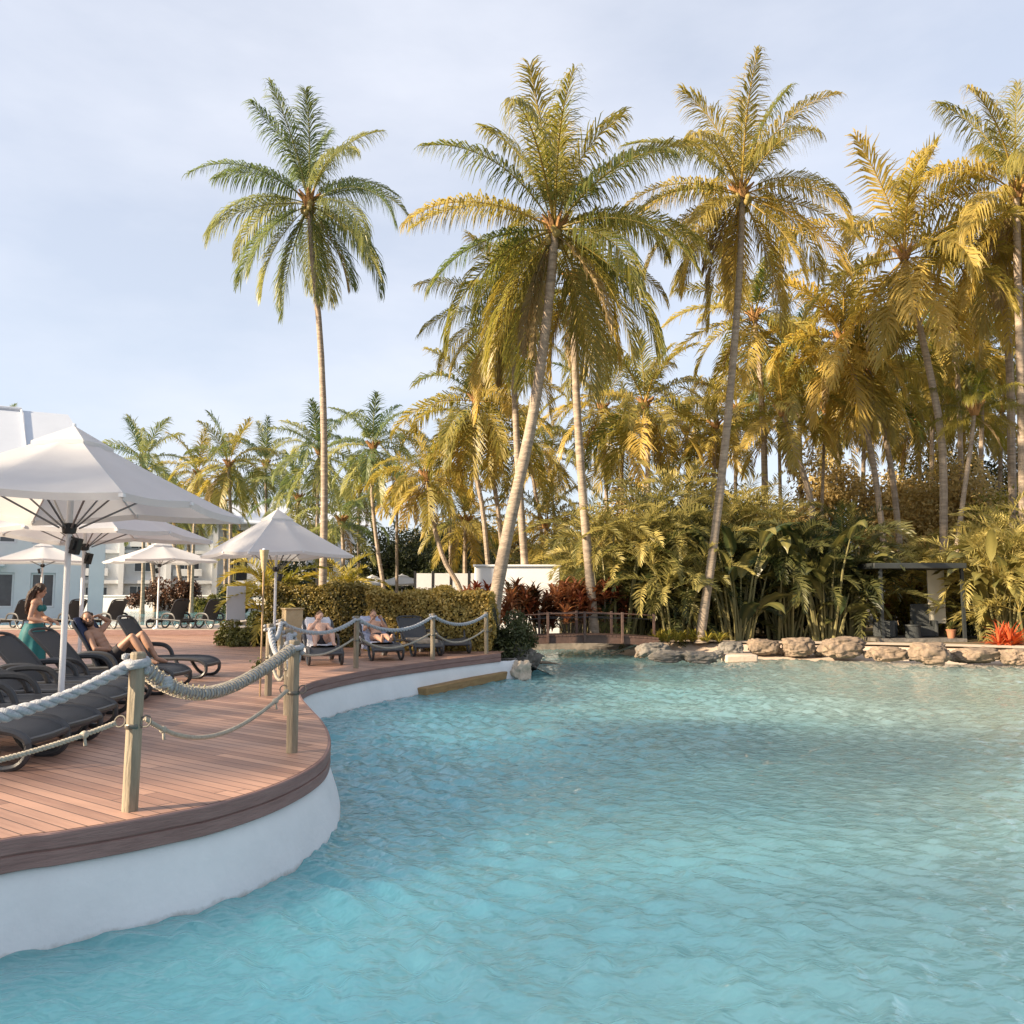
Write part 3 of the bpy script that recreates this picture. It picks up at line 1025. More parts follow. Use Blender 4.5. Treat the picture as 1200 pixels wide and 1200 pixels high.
def far_block():
    Y = 86.0
    ang = R(15)
    root = empty('apartment_building', (-14.8 - 21.2 * math.cos(ang), Y - 21.2 * math.sin(ang), GROUND), 'long white three-storey apartment block beyond the palms, behind the parasols', 'building', None, ang)
    x0, x1 = -62.0, -14.8
    L0 = -36
    g = Geo()
    # wall as piers and spandrels so the balconies are real recesses
    wall_h = 8.6
    g.box(((x0 + x1) / 2 - L0, 4.0, wall_h / 2), (x1 - x0, 7.0, wall_h))
    xs = np.arange(x0 + 1.6, x1 - 1.0, 4.15)
    for i, x in enumerate(xs):
        g.box((x - L0 - 1.9, .2, wall_h / 2), (.45, .64, wall_h))
    for z in (2.85, 5.7, 8.5):
        g.box(((x0 + x1) / 2 - L0, .3, z), (x1 - x0 + .1, .46, .32))
    g.build('wall', M['wallwhite'], root, smooth=False)
    for fl, z in enumerate((1.55, 4.35, 7.1)):
        for i, x in enumerate(xs):
            xx = x - L0
            if i % 5 == 3:
                b = Geo().box((xx + .2, .48, z - .25), (1.7, .05, 2.2)).build('stair_opening_shade', M['black'], root)  # flat black panel; the shade inside the stairwell is put into its colour
                continue
            if i % 2 == fl % 2:
                window(root, xx - .2, z - .1, 1.9, 1.95, .47, 2)
                b = Geo().box((xx - .2, -.02, z - .62), (2.6, .06, .62)).build('balcony_front', M['wallwhite'], root)
                Geo().box((xx - .2, .05, z - .28), (2.6, .05, .05)).build('balcony_rail', M['frame'], b)
            else:
                window(root, xx + .1, z + .15, 1.8, 1.25, .47, 1)
    # pitched roof with a gable towards the pool
    e = 8.64
    rf = Geo()
    a, b = x0 - L0 - .6, x1 - L0 + .6
    for s in (-1, 1):
        rf.add([(a, 4 + s * 4.4, e), (b, 4 + s * 4.4, e), (b, 4, e + 2.5), (a, 4, e + 2.5), (a, 4 + s * 4.4, e - .14), (b, 4 + s * 4.4, e - .14), (b, 4, e + 2.36), (a, 4, e + 2.36)], [[0, 1, 2, 3], [7, 6, 5, 4], [0, 4, 5, 1], [1, 5, 6, 2], [3, 7, 4, 0]])
    rf.build('roof', M['roofmetal'], root, smooth=False)
    gg = Geo()
    gg.add([(x1 - L0 - .02, .6, e), (x1 - L0 - .02, 7.4, e), (x1 - L0 - .02, 4, e + 2.2), (x1 - L0 - .3, .6, e), (x1 - L0 - .3, 7.4, e), (x1 - L0 - .3, 4, e + 2.2)], [[0, 1, 2], [5, 4, 3], [0, 3, 4, 1], [1, 4, 5, 2], [2, 5, 3, 0]])
    gg.build('gable', M['wallwhite'], root, smooth=False)


far_block()


def near_block():
    Y = 44.0
    ang = R(28)
    root = empty('hotel_building', (-22 - 8 * math.cos(ang), Y - 8 * math.sin(ang), GROUND), 'pale two-storey hotel wing at the left edge with a bluish white hipped roof', 'building', None, ang)
    g = Geo()
    # front wall with real window openings made of piers
    x0, x1, H = -28.0, 8.0, 7.6
    zs = [(1.0, 2.75), (4.2, 5.9)]
    op = [(-24, -22), (-19, -17.4), (-14, -12), (-9, -7.6), (-4, -2.2), (1.2, 2.4), (3.4, 4.9), (5.6, 6.7)]
    prev = x0
    for a, b in op + [(x1, x1)]:
        g.box(((prev + a) / 2, .2, H / 2), (a - prev, .4, H))
        prev = b
    for a, b in op:
        lo = 0
        for z0, z1 in zs:
            g.box(((a + b) / 2, .2, (lo + z0) / 2), (b - a, .398, z0 - lo))
            lo = z1
        g.box(((a + b) / 2, .2, (lo + H) / 2), (b - a, .398, H - lo))
    g.box((x1 - .2, 5.3, H / 2), (.4, 9.7, H)).box((x0 + .2, 5.3, H / 2), (.4, 9.7, H)).box(((x0 + x1) / 2, 10, H / 2), (x1 - x0, .4, H))
    g.build('wall', M['wallwhite'], root, smooth=False)
    for a, b in op:
        for z0, z1 in zs:
            window(root, (a + b) / 2, (z0 + z1) / 2, b - a - .2, z1 - z0 - .2, .22, 1)
    Geo().box((8.55, -.3, 3.4), (.7, .9, 6.8)).build('column', M['wallwhite'], root, bevel=.02)
    Geo().box((-3, -.55, 3.2), (15, .9, .35)).build('balcony_slab', M['wallwhite'], root, bevel=.02)
    Geo().box((-24, -2.2, .45), (18, .2, .9)).build('terrace_wall', M['wallwhite'], root, bevel=.02)
    r = Geo()
    e, rz = 7.62, 11.9
    xa, xb = x0 - .8, x1 + .9
    V = [(xa, -.8, e), (xb, -.8, e), (xb, 11, e), (xa, 11, e), (xa + 6, 5.1, rz), (xb - 2.0, 5.1, rz)]
    V += [(x, y, z - .18) for x, y, z in V[:4]]
    r.add(V, [[0, 1, 5, 4], [1, 2, 5], [2, 3, 4, 5], [3, 0, 4], [0, 6, 7, 1], [1, 7, 8, 2], [2, 8, 9, 3], [3, 9, 6, 0], [9, 8, 7, 6]])
    rr = r.build('roof', M['roofmetal'], root, smooth=False)
    Geo().tube([(xa + 6, 5.1, rz + .03), (xb - 4.3, 5.1, rz + .03)], .14, 8).build('ridge_cap', M['roofmetal'], rr)
    Geo().tube([(xb - 4.3, 5.0, rz + .02), (xb - 3.6, -.8, e + .06)], .05, 6).build('roof_seam', M['frame'], rr)
    return root


near_block()

# low walls and screens
root = empty('garden_wall', (-20, 73.5, GROUND), 'long low white garden wall behind the back pool', 'wall')
Geo().box((-4, 0, .75), (42, .4, 1.5)).build('wall_body', M['wallwhite'], root, bevel=.02)
Geo().box((-4, -.03, 1.56), (42.2, .55, .12)).build('coping', M['render'], root, bevel=.01)


def screen():
    Y = 45.0
    a, b = at(486, 694, Y), at(592, 694, Y)
    root = empty('privacy_screen', (a.x, Y, GROUND), 'white panelled privacy screen with dark posts behind the golden hedge', 'fence')
    w = b.x - a.x
    nP = 5
    h = at(486, 671, Y).z - GROUND
    for k in range(nP):
        x = w * k / nP
        Geo().box((x + w / nP / 2, 0, h / 2), (w / nP - .12, .06, h - .08)).build('panel', M['sign'], root, bevel=.01)
    for k in range(nP + 1):
        Geo().box((w * k / nP, 0, h / 2 + .04), (.10, .10, h + .08)).build('screen_post', M['black'], root)


screen()
Y = 33.6
a, b = at(556, 715, Y), at(656, 664, Y)
root = empty('white_garden_wall', (a.x, Y, GROUND), 'plain white garden wall behind the red shrubs and the bridge', 'wall')
Geo().box(((b.x - a.x) / 2, .25, (b.z - GROUND) / 2), (b.x - a.x, .5, b.z - GROUND)).build('wall_body', M['wallwhite'], root, bevel=.03)
Geo().box(((b.x - a.x) / 2, .22, b.z - GROUND + .04), (b.x - a.x + .1, .62, .08)).build('coping', M['render'], root, bevel=.01)


# ================================================================== PARASOLS
def parasol(label, loc, rz, half=1.42, rim=2.45, apex=3.38, hub=2.22, lamp=True, lamp_side=1, small=False):
    root = empty('parasol', loc, label, 'parasol', 'white square parasols on the deck', rz)
    # canopy: 8 ribs (4 corners + 4 mid-sides), panels sag between ribs
    ribs = []
    for k in range(8):
        a = k * math.pi / 4 + math.pi / 4
        rr = half * math.sqrt(2) if k % 2 == 0 else half * 1.0
        ribs.append((math.cos(a) * rr, math.sin(a) * rr))
    n, m = 9, 8
    vent = .17
    g = Geo()
    V = []
    for i in range(n + 1):
        t = vent + (1 - vent) * i / n
        for k in range(8):
            for j in range(m):
                s = j / m
                p, q = ribs[k], ribs[(k + 1) % 8]
                x, y = p[0] * (1 - s) + q[0] * s, p[1] * (1 - s) + q[1] * s
                sag = -.03 * math.sin(math.pi * s) * math.sin(math.pi * min(1, t * .75)) * half / 1.42
                inset = 1 - .035 * math.sin(math.pi * s) * (t ** 3)
                corner = -.10 * t * t * (1 - abs(2 * s - 1)) * 0
                z = apex - (apex - rim) * (t ** .93) + sag
                # mid-side ribs sit a little higher than the corners
                w = (1 - s) if k % 2 == 1 else s
                z += .07 * w * t
                V.append((x * t * inset, y * t * inset, z + corner))
    c = 8 * m
    q = [[i * c + j, (i + 1) * c + j, (i + 1) * c + (j + 1) % c, i * c + (j + 1) % c] for i in range(n) for j in range(c)]
    g.add(V, np.array(q))
    # short valance hem
    last = np.array(V[-c:])
    hem = last * np.array([.992, .992, 1]) - np.array([0, 0, .075])
    g.add(np.concatenate([last, hem]), np.array([[j, (j + 1) % c, c + (j + 1) % c, c + j] for j in range(c)]))
    cn = g.build('canopy', M['canvas'], root, autosmooth=True)
    v = Geo()
    tv = vent + .045
    V = [(0, 0, apex + .045)]
    for k in range(8):
        p = ribs[k]
        V.append((p[0] * tv, p[1] * tv, apex + .035 - (apex - rim) * tv ** .95 + (.01 if k % 2 else 0)))
    v.add(V, [[0, 1 + k, 1 + (k + 1) % 8] for k in range(8)])
    for k in range(8):
        a1, b1 = V[1 + k], V[1 + (k + 1) % 8]
        v.add([a1, b1, (b1[0], b1[1], b1[2] - .05), (a1[0], a1[1], a1[2] - .05)], [[0, 3, 2, 1]])
    vt = v.build('vent_cap', M['canvas'], cn, smooth=False)
    Geo().lathe([(.0, apex + .075), (.018, apex + .07), (.022, apex + .04), (.012, apex)], seg=10).build('finial', M['whitepole'], root)
    Geo().lathe([(.034, 0.02), (.034, apex - .05)], seg=14).build('pole', M['whitepole'], root)
    Geo().lathe([(.0, .10), (.05, .10), (.055, .03), (.17, .028), (.175, .0)], seg=16).build('base_plate', M['alu'], root)
    Geo().lathe([(.034, hub + .06), (.075, hub + .05), (.08, hub), (.07, hub - .06), (.034, hub - .07)], seg=12).build('hub', M['black'], root)
    for k in range(8):
        p = ribs[k]
        zt = lambda t: apex - .035 - (apex - rim) * t ** .93 + (.07 * t if k % 2 else 0)
        e = .995
        rb = Geo().tube([(p[0] * t, p[1] * t, zt(t)) for t in (.06, .35, .7, e)], .013, 5).build('rib', M['alu'], root)
        mt = .56
        Geo().tube([(p[0] * .05, p[1] * .05, hub), (p[0] * mt, p[1] * mt, zt(mt) - .01)], .012, 5).build('strut', M['rib'], rb)
        Geo().box((p[0] * e, p[1] * e, zt(e)), (.05, .05, .035)).build('rib_tip', M['whitepole'], rb)
    if lamp:
        g = Geo()
        s = lamp_side
        g.tube([(.03 * s, 0, hub - .10), (.09 * s, -.02, hub - .14)], .012, 6)
        g.box((.105 * s, -.02, hub - .21), (.085, .10, .19), Matrix.Rotation(R(14 * s), 4, 'Y'))
        g.box((.10 * s, -.085, hub - .20), (.05, .03, .11), Matrix.Rotation(R(14 * s), 4, 'Y'))
        g.build('speaker', M['black'], root, bevel=.008)
    return root


parasol('largest white parasol, nearest, standing among the grey loungers', (-5.14, 9.88, DECK), R(-5), half=1.46)
parasol('white parasol half hidden behind the largest one, pole left of the reclining man', (-7.62, 15.2, DECK), R(-7), half=1.6, rim=2.5, apex=3.35, hub=2.3)
parasol('white parasol by the back pool, its pole left of the two empty dark loungers', (-13.2, 32.0, DECK + .2), R(38), half=1.62, rim=2.5, apex=3.2, hub=2.35, lamp_side=-1)
parasol('white parasol on the upper deck behind the standing woman', (-17.8, 32.4, DECK + .2), R(30), half=1.55, rim=2.5, apex=3.2, hub=2.35, lamp_side=-1)
parasol('white parasol alone beside the torch, in front of the hedge', (-6.02, 21.8, DECK), R(42), half=1.40, rim=2.45, apex=3.6, hub=2.1)
for px, dd, lb in ((436, 60, 'small far parasol at the foot of the apartment gable'), (471, 58, 'small far parasol beside the white privacy screen')):
    p = at(px, 690, dd)
    parasol(lb, (p.x, dd, GROUND), R(40), half=1.5, rim=2.35, apex=3.0, hub=2.1, lamp=False)


# ================================================================== LOUNGERS
def lounger(label, loc, rz, back=58, group='grey sun loungers in the near row'):
    root = empty('sun_lounger', loc, label, 'sun lounger', group, rz)
    hw = .335
    # seat: sling that droops over the foot end
    prof = [(.72, .335), (.95, .345), (1.25, .352), (1.5, .352), (1.68, .345), (1.80, .325), (1.88, .29), (1.92, .245)]
    g = Geo()
    V = []
    ys = np.linspace(-1, 1, 9)
    for x, z in prof:
        for y in ys:
            V.append((x, y * (hw - .035), z - .022 * (1 - y * y)))
    for x, z in prof:
        for y in ys:
            V.append((x, y * (hw - .035), z - .022 * (1 - y * y) - .02))
    n, m = len(prof), 9
    f = []
    for i in range(n - 1):
        for j in range(m - 1):
            a = i * m + j
            f.append([a, a + m, a + m + 1, a + 1])
            b = a + n * m
            f.append([b + 1, b + m + 1, b + m, b])
    g.add(V, f)
    g.build('seat', M['sling'], root)
    # backrest
    ca, sa = math.cos(R(back)), math.sin(R(back))
    b = Geo()
    V = []
    ts = np.linspace(0, 1, 9)
    for s in (0, -.022):
        for t in ts:
            L = t * .80
            w = hw - .035 - .06 * max(0, t - .75) * 2
            for y in ys:
                bow = -.018 * (1 - y * y) + .03 * math.sin(t * math.pi) + s
                V.append((.74 - ca * L + sa * bow, y * w, .345 + sa * L + ca * bow))
    f = []
    for i in range(8):
        for j in range(8):
            a = i * 9 + j
            f.append([a, a + 1, a + 10, a + 9])
            c = a + 81
            f.append([c + 9, c + 10, c + 1, c])
    b.add(V, f)
    bk = b.build('backrest', M['sling'], root)
    fr = Geo()
    loop = [(.76, -hw + .01, .335)] + [(.74 - ca * t * .80 + sa * .03 * math.sin(t * math.pi), -(hw - .012 - .10 * max(0, t - .8)), .345 + sa * t * .80 + ca * .03 * math.sin(t * math.pi)) for t in (.25, .5, .8, .97)]
    tip = [(.74 - ca * .83, -.18, .345 + sa * .83), (.74 - ca * .84, 0, .345 + sa * .84)]
    left = loop + tip
    full = left + [(x, -y, z) for x, y, z in left[::-1][1:]]
    fr.tube(spline(full, 40), .022, 6)
    fr.build('backrest_frame', M['resin'], bk)
    # side rails with the wide resin foot loop, four legs, armrests
    for s in (-1, 1):
        y = s * hw
        g = Geo()
        rail = [(.05, y, .30), (.4, y, .325), (.8, y, .335), (1.3, y, .345), (1.62, y, .34), (1.80, y, .315), (1.90, y, .265), (1.93, y, .22)]
        g.tube(spline(rail, 26), np.linspace(.026, .036, 26), 8)
        g.build('side_rail', M['resin'], root)
        g = Geo()
        leg = [(1.93, y, .235), (1.93, y, .13), (1.87, y, .05), (1.78, y, .022), (1.68, y, .025), (1.56, y, .09), (1.47, y, .20), (1.40, y, .325)]
        g.tube(spline(leg, 24), .030, 7)
        g.build('leg', M['resin'], root)
        g = Geo()
        leg = [(.55, y, .32), (.46, y, .16), (.36, y, .05), (.26, y, .022), (.16, y, .05), (.08, y, .16), (.05, y, .29)]
        g.tube(spline(leg, 22), .028, 7)
        g.build('leg', M['resin'], root)
        wv = Geo().lathe([(.02, -.025), (.085, -.022), (.095, -.01), (.095, .01), (.085, .022), (.02, .025)], seg=18)
        w = wv.build('wheel', M['wheel'], root)
        w.rotation_euler = (R(90), 0, 0)
        w.location = (.26, s * (hw - .05), .095)
        g = Geo()
        arm = [(1.08, y * 1.06, .345), (1.02, y * 1.08, .47), (.90, y * 1.10, .545), (.68, y * 1.10, .56), (.48, y * 1.08, .53), (.38, y * 1.03, .44), (.36, y, .325)]
        g.tube(spline(arm, 24), .026, 7, flat=1.5)
        g.build('armrest', M['resin'], root)
    g = Geo()
    g.tube([(1.925, -hw, .235), (1.945, 0, .232), (1.925, hw, .235)], .032, 8)
    g.build('crossbar', M['resin'], root)
    Geo().tube([(.08, -hw, .30), (.08, hw, .30)], .018, 6).build('crossbar', M['resin'], root)
    return root


near_lab = [
    (-4.02, 7.55, 2, 'nearest grey sun lounger, its rounded foot beside the lower rope', 22),
    (-4.12, 8.37, 1, 'grey sun lounger second from the camera in the near row', 22),
    (-4.36, 9.22, 1, 'grey sun lounger just in front of the largest parasol pole', 22),
    (-4.68, 10.28, 2, 'grey sun lounger just behind the largest parasol pole', 24),
    (-4.98, 11.25, 0, 'grey lounger with raised back, left of the teal skirt', 46),
    (-4.98, 12.25, 0, 'grey lounger with raised back overlapping the teal skirt', 48),
    (-5.16, 13.5, -2, 'grey lounger with a navy towel under the reclining man', 58),
    (-5.30, 15.3, 0, 'farthest grey lounger of the near row, behind the man, its foot clear of the others', 60),
]
near_roots = []
for x, y, a, lb, bk in near_lab:
    c, s = math.cos(R(a)), math.sin(R(a))
    near_roots.append(lounger(lb, (x - 1.93 * c, y - 1.93 * s, DECK), R(a), bk))

# back row: seen from behind, on the upper deck
proto = None
for px, a, lb in ((20, 152, 'dark lounger on the upper deck left of the woman'), (80, 150, 'dark lounger on the upper deck just right of the woman'), (128, 151, 'dark lounger on the upper deck behind the reclining man'),
                  (201, 150, 'empty dark lounger by the back pool, left of the last pair'), (240, 148, 'empty dark lounger by the back pool beside the white board')):
    p = at(px, 735, 31.9)
    if proto is None:
        proto = lounger(lb, (0, 0, 0), 0, 62, 'dark loungers on the upper deck')
        o = proto
    else:
        o = copy_tree(proto)
        o['label'] = lb
    # the backrest faces away from the camera towards the back pool
    o.location = (p.x + .75, 31.6, DECK + .2)
    o.rotation_euler.z = R(a)

# loungers by the hedge, feet towards the pool
for (hx, fx, Yf, lb) in ((-4.35, -3.82, 17.75, 'lounger by the hedge holding the woman with the white towel'), (-3.35, -2.72, 19.0, 'lounger by the hedge under the reader with blue and white towels'), (-2.6, -1.95, 20.3, 'lounger with a tan cover between two rope posts by the hedge'), (-1.75, -1.35, 21.2, 'last dark lounger by the hedge behind the rope posts')):
    a = math.atan2(-1.55, fx - hx)
    L = 1.93
    lounger(lb, (fx - math.cos(a) * L, Yf - math.sin(a) * L, DECK), a, 42, 'loungers along the hedge')


# ================================================================== POSTS AND ROPES
def post(label, xy, h, lean=(0, 0)):
    root = empty('rope_post', (xy[0], xy[1], DECK), label, 'post', 'wooden rope posts along the deck edge')
    r = .053
    g = Geo()
    prof = [(r * 1.0, 0), (r, h - .012), (r - .012, h), (0.0, h + .001)]
    ph = np.linspace(0, 2 * np.pi, 8, endpoint=False) + .3
    V = np.array([[rr * math.cos(b) + lean[0] * z, rr * math.sin(b) + lean[1] * z, z] for rr, z in prof for b in ph])
    q = [[i * 8 + j, i * 8 + (j + 1) % 8, (i + 1) * 8 + (j + 1) % 8, (i + 1) * 8 + j] for i in range(len(prof) - 1) for j in range(8)]
    g.add(V, np.array(q))
    g.build('shaft', M['post'], root, smooth=False, bevel=.004)
    zz = h * .56
    for s in (-1, 1):
        ring = []
        for k in range(17):
            a = k / 16 * 2 * math.pi
            ring.append((s * (r + .034 + .036 * math.cos(a)), -.01 + .012 * math.sin(a), zz + .036 * math.sin(a)))
        Geo().tube(ring, .006, 5, caps=False).build('ring', M['steel'], root)
    Geo().lathe([(r + .002, zz - .05), (r + .006, zz - .045), (r + .006, zz - .02), (r + .002, zz - .015)], seg=8).build('collar', M['steel'], root)
    return root


post_px = [None, (152, 950), (342, 882), (337, 838), (314, 815), (328, 796), (417, 783), (507, 773), (570, 766)]
post_lab = ['post off the left edge at the near rope end', 'nearest tall wooden rope post at the curved deck edge', 'rope post at the tip of the deck curve with fairy lights wound on its rope', 'rope post hidden directly behind the post at the tip of the deck curve',
            'rope post standing behind the bamboo torch', 'brown rope post left of the beige box', 'pale rope post between the two sunbathers by the hedge', 'rope post in front of the golden hedge, middle of the far run', 'last rope post at the far end of the deck']
posts = []
for q, lb in zip(post_px, post_lab):
    if q is None:
        xy = (-4.05, 4.32)
        posts.append((xy, 1.04))
        continue
    else:
        p = gp(*q)
        xy = (p.x, p.y)
    h = 1.06 if q[1] > 900 else 1.03
    posts.append((xy, h))
    post(lb, xy, h, (.012, 0) if q[1] > 900 else (random.uniform(-.01, .01), 0))


def sag_path(a, b, sag, n=60, skew=0.0):
    a, b = Vector(a), Vector(b)
    out = []
    for i in range(n):
        t = i / (n - 1)
        p = a.lerp(b, t)
        u = t + skew * math.sin(math.pi * t)
        p.z -= sag * 4 * u * (1 - u)
        out.append(p)
    return out


def twisted(geo, path, r, pitch, strands=3, sides=6, irr=0.0, seed=0):
    rs = np.random.default_rng(seed)
    P = np.array([list(p) for p in path])
    seg = np.linalg.norm(np.diff(P, axis=0), axis=1)
    s = np.concatenate([[0], np.cumsum(seg)])
    n = int(s[-1] / (pitch / 9)) + 2
    ss = np.linspace(0, s[-1], n)
    C = np.stack([np.interp(ss, s, P[:, k]) for k in range(3)], -1)
    T = unit(np.gradient(C, axis=0))
    A = unit(np.cross(T, np.array([0, 0, 1.0])))
    B = np.cross(T, A)
    wob = 1 + irr * np.interp(ss, np.linspace(0, s[-1], 12), rs.normal(0, 1, 12))
    for k in range(strands):
        ph = 2 * np.pi * (ss / pitch + k / strands)
        pts = C + (A * np.cos(ph)[:, None] + B * np.sin(ph)[:, None]) * (r * .55 * wob)[:, None]
        geo.tube(pts, r * .56 * wob, sides)


def wrap(geo, c, r, rr, turns, z0, z1, n=40):
    geo.tube([(c[0] + math.cos(2 * math.pi * turns * i / n) * r, c[1] + math.sin(2 * math.pi * turns * i / n) * r, z0 + (z1 - z0) * i / n) for i in range(n + 1)], rr, 6)


thick_lab = ['thick grey rope at upper left, ending at the nearest post', 'thick rope wound with fairy lights between the nearest post and the deck tip', 'thick rope behind the deck tip post, running inland', 'thick rope draped from the post behind the bamboo torch', 'short thick rope beside the beige box', 'thick rope sagging in front of the woman with the white towel', 'thick rope sagging in front of the blue and white towels', 'thick rope of the last far span in front of the golden hedge']
thin_lab = ['thin lower rope at left below the grey loungers', 'thin lower rope sagging across the deck between the two nearest posts', 'thin lower rope behind the deck tip post', 'thin lower rope hanging between the deck tip and the torch', 'thin lower rope beside the beige box', 'thin lower rope in front of the woman with the white towel', 'thin lower rope in front of the tan lounger', 'thin lower rope of the last far span by the hedge']
sags = [.30, .30, .28, .33, .22, .23, .27, .22]
for i in range(len(posts) - 1):
    (xa, ya), ha = posts[i]
    (xb, yb), hb = posts[i + 1]
    A = Vector((xa, ya, DECK + ha - .06))
    B = Vector((xb, yb, DECK + hb - .06))
    near = i < 3
    r = .041 if near else .038
    g = Geo()
    path = sag_path(A, B, sags[i], 60, .10 if i == 1 else 0)
    twisted(g, path, r, .20 if near else .3, irr=.10 if near else .05, seed=i)
    if i >= 1:
        wrap(g, A, .070, r * .62, 1.6, A.z - .06, A.z + .03)
        if near:
            # frayed splice near the post
            k = 8
            wrap(g, path[k], .052, .02, 3, path[k].z - .03, path[k].z + .03)
    else:
        wrap(g, B, .070, .026, 1.3, B.z - .07, B.z)
    o = g.build('thick_rope', M['rope'], autosmooth=False)
    tag(o, thick_lab[i], 'rope', 'thick ropes strung between the posts')
    if i == 1:
        # fairy lights coiled round this rope
        w, bl = Geo(), Geo()
        cp = np.array([list(p) for p in path])
        n = 900
        tt = np.linspace(0.03, .97, n)
        C = np.stack([np.interp(tt, np.linspace(0, 1, 60), cp[:, k]) for k in range(3)], -1)
        T = unit(np.gradient(C, axis=0))
        Aa = unit(np.cross(T, np.array([0, 0, 1.0])))
        Bb = np.cross(T, Aa)
        ph = tt * 2 * np.pi * 58
        C2 = C + (Aa * np.cos(ph)[:, None] + Bb * np.sin(ph)[:, None]) * (r * 1.22 + .010 * np.maximum(0, 1 - tt * 4))[:, None]
        w.tube(C2, .0055, 4)
        rt = tag(w.build('fairy_lights', M['thinrope'], autosmooth=False), 'clear wired fairy lights coiled round the nearest rope span', 'string lights')
        bl.ell((0, 0, 0), (.010, .010, .014), 6, 4)
        b0 = bl.build('bulb', M['bulb'], rt)
        for q_, k in enumerate(range(6, 330, 11)):
            bb = b0 if q_ == 0 else b0.copy()
            if q_:
                COL.objects.link(bb)
                bb.parent = rt
            bb.location = C2[k] + (C2[k] - C[k]) * .12
    g = Geo()
    za, zb = DECK + ha * .56, DECK + hb * .56
    A2, B2 = Vector((xa, ya, za)), Vector((xb, yb, zb))
    d = (B2 - A2).normalized()
    pth = sag_path(A2 + d * .12, B2 - d * .12, .24 if i else .17, 50, .06)
    twisted(g, pth, .017 if near else .02, .07 if near else .12, irr=.03, seed=i + 40)
    if near:
        for k in (5, 44):
            g.ell(pth[k], (.03, .03, .026), 8, 6)
            g.tube([pth[k], pth[k] + Vector((.015, -.01, -.07))], [.008, .012], 5)
    o = g.build('thin_rope', M['thinrope'], autosmooth=False)
    tag(o, thin_lab[i], 'rope', 'thin lower ropes between the posts')

# ================================================================== SMALL THINGS ON THE DECK
p = gp(304.5, 816)
root = empty('bamboo_torch', (p.x, p.y, DECK), 'tall slim bamboo garden torch standing in front of the lone parasol', 'torch')
Geo().tube([(0, 0, 0), (.005, 0, .9), (.006, 0, 1.82)], [.013, .014, .015], 8).build('pole', M['torchwood'], root)
Geo().lathe([(.02, 1.78), (.032, 1.83), (.062, 2.06), (.066, 2.10), (.050, 2.10), (.045, 2.02)], (.006, 0, 0), 14).build('flame_cup', M['boxwood'], root)
Geo().lathe([(.0, 2.13), (.022, 2.12), (.045, 2.06), (.045, 2.0)], (.006, 0, 0), 12).build('oil_can', M['alu'], root)
g = Geo()
rs_ = np.random.default_rng(5)
P = rs_.normal(0, .05, (160, 3)) * np.array([1, 1, .9]) + np.array([0, 0, .42])
leaves(g, rs_, P, P - np.array([0, 0, .42]), .07, rs_.uniform(0, .6, 160))
g.build('tied_leaves', M['bush'], root, autosmooth=False)

p = at(342, 744, 21.0)
root = empty('beige_box', (p.x, 21.0, DECK), 'beige square wooden box in front of the hedge, right of the lone parasol pole', 'box', None, R(28))
Geo().box((0, 0, .56), (.42, .42, 1.06)).build('body', M['boxwood'], root, bevel=.012)
Geo().box((0, 0, 1.11), (.47, .47, .04)).build('lid', M['boxwood'], root, bevel=.01)
Geo().box((0, 0, .03), (.36, .36, .05)).build('plinth', M['bridgewood'], root)

Y = 24.6
a, b = at(265, 727, Y), at(288, 687, Y)
root = empty('notice_board', ((a.x + b.x) / 2, Y, DECK - .05), 'blank white board on a short post among green shrubs by the back pool', 'sign', None, R(32))
Geo().box((0, 0, (a.z + b.z) / 2 - DECK + .05), (b.x - a.x, .05, b.z - a.z)).build('board', M['sign'], root, bevel=.008)
Geo().tube([(0, .05, 0), (0, .05, b.z - DECK - .1)], .03, 8).build('post', M['whitepole'], root)

# timber beam along the foot of the pool wall and the broken stone at its end
A, B = gp(487, 811, .05), gp(600, 787, .12)
A.z, B.z = .05, .12
d = (B - A)
root = Geo().box((0, 0, 0), (d.length, .26, .20)).build('timber_beam', M['timber'], None, bevel=.03)
root.location = (A + B) / 2 + Vector((.14, -.12, 0))
root.rotation_euler = (0, -math.asin(d.z / d.length), math.atan2(d.y, d.x))
tag(root, 'yellowish timber beam along the foot of the white pool wall', 'beam')
e = at(612, 786, 21.5)
rock('pale broken stone block standing in the water at the end of the timber beam', (e.x, e.y + .1, .16), (.3, .22, .34), 3, 'rockpale', .5, group=None, amp=.35)
rock('flat grey stone slab sloping from the deck end into the water', (END[0] + .55, END[1] + 2.2, .28), (.5, .75, .36), 4, 'rockgrey', .5, group='grey rocks at the end of the deck')
rock('grey rock under the ivy at the end of the deck', (END[0] + .35, END[1] + 1.9, .42), (.75, .8, .5), 5, 'rockgrey', .2, group='grey rocks at the end of the deck')
o = Geo().tube(spline([gp(598, 778, .3), gp(622, 777, .05), gp(640, 777, .02), gp(657, 779, -.02)], 14), np.linspace(.10, .03, 14), 7).build('driftwood_branch', M['bark'])
tag(o, 'dark thin branch lying in the water beyond the pale stone', 'branch')


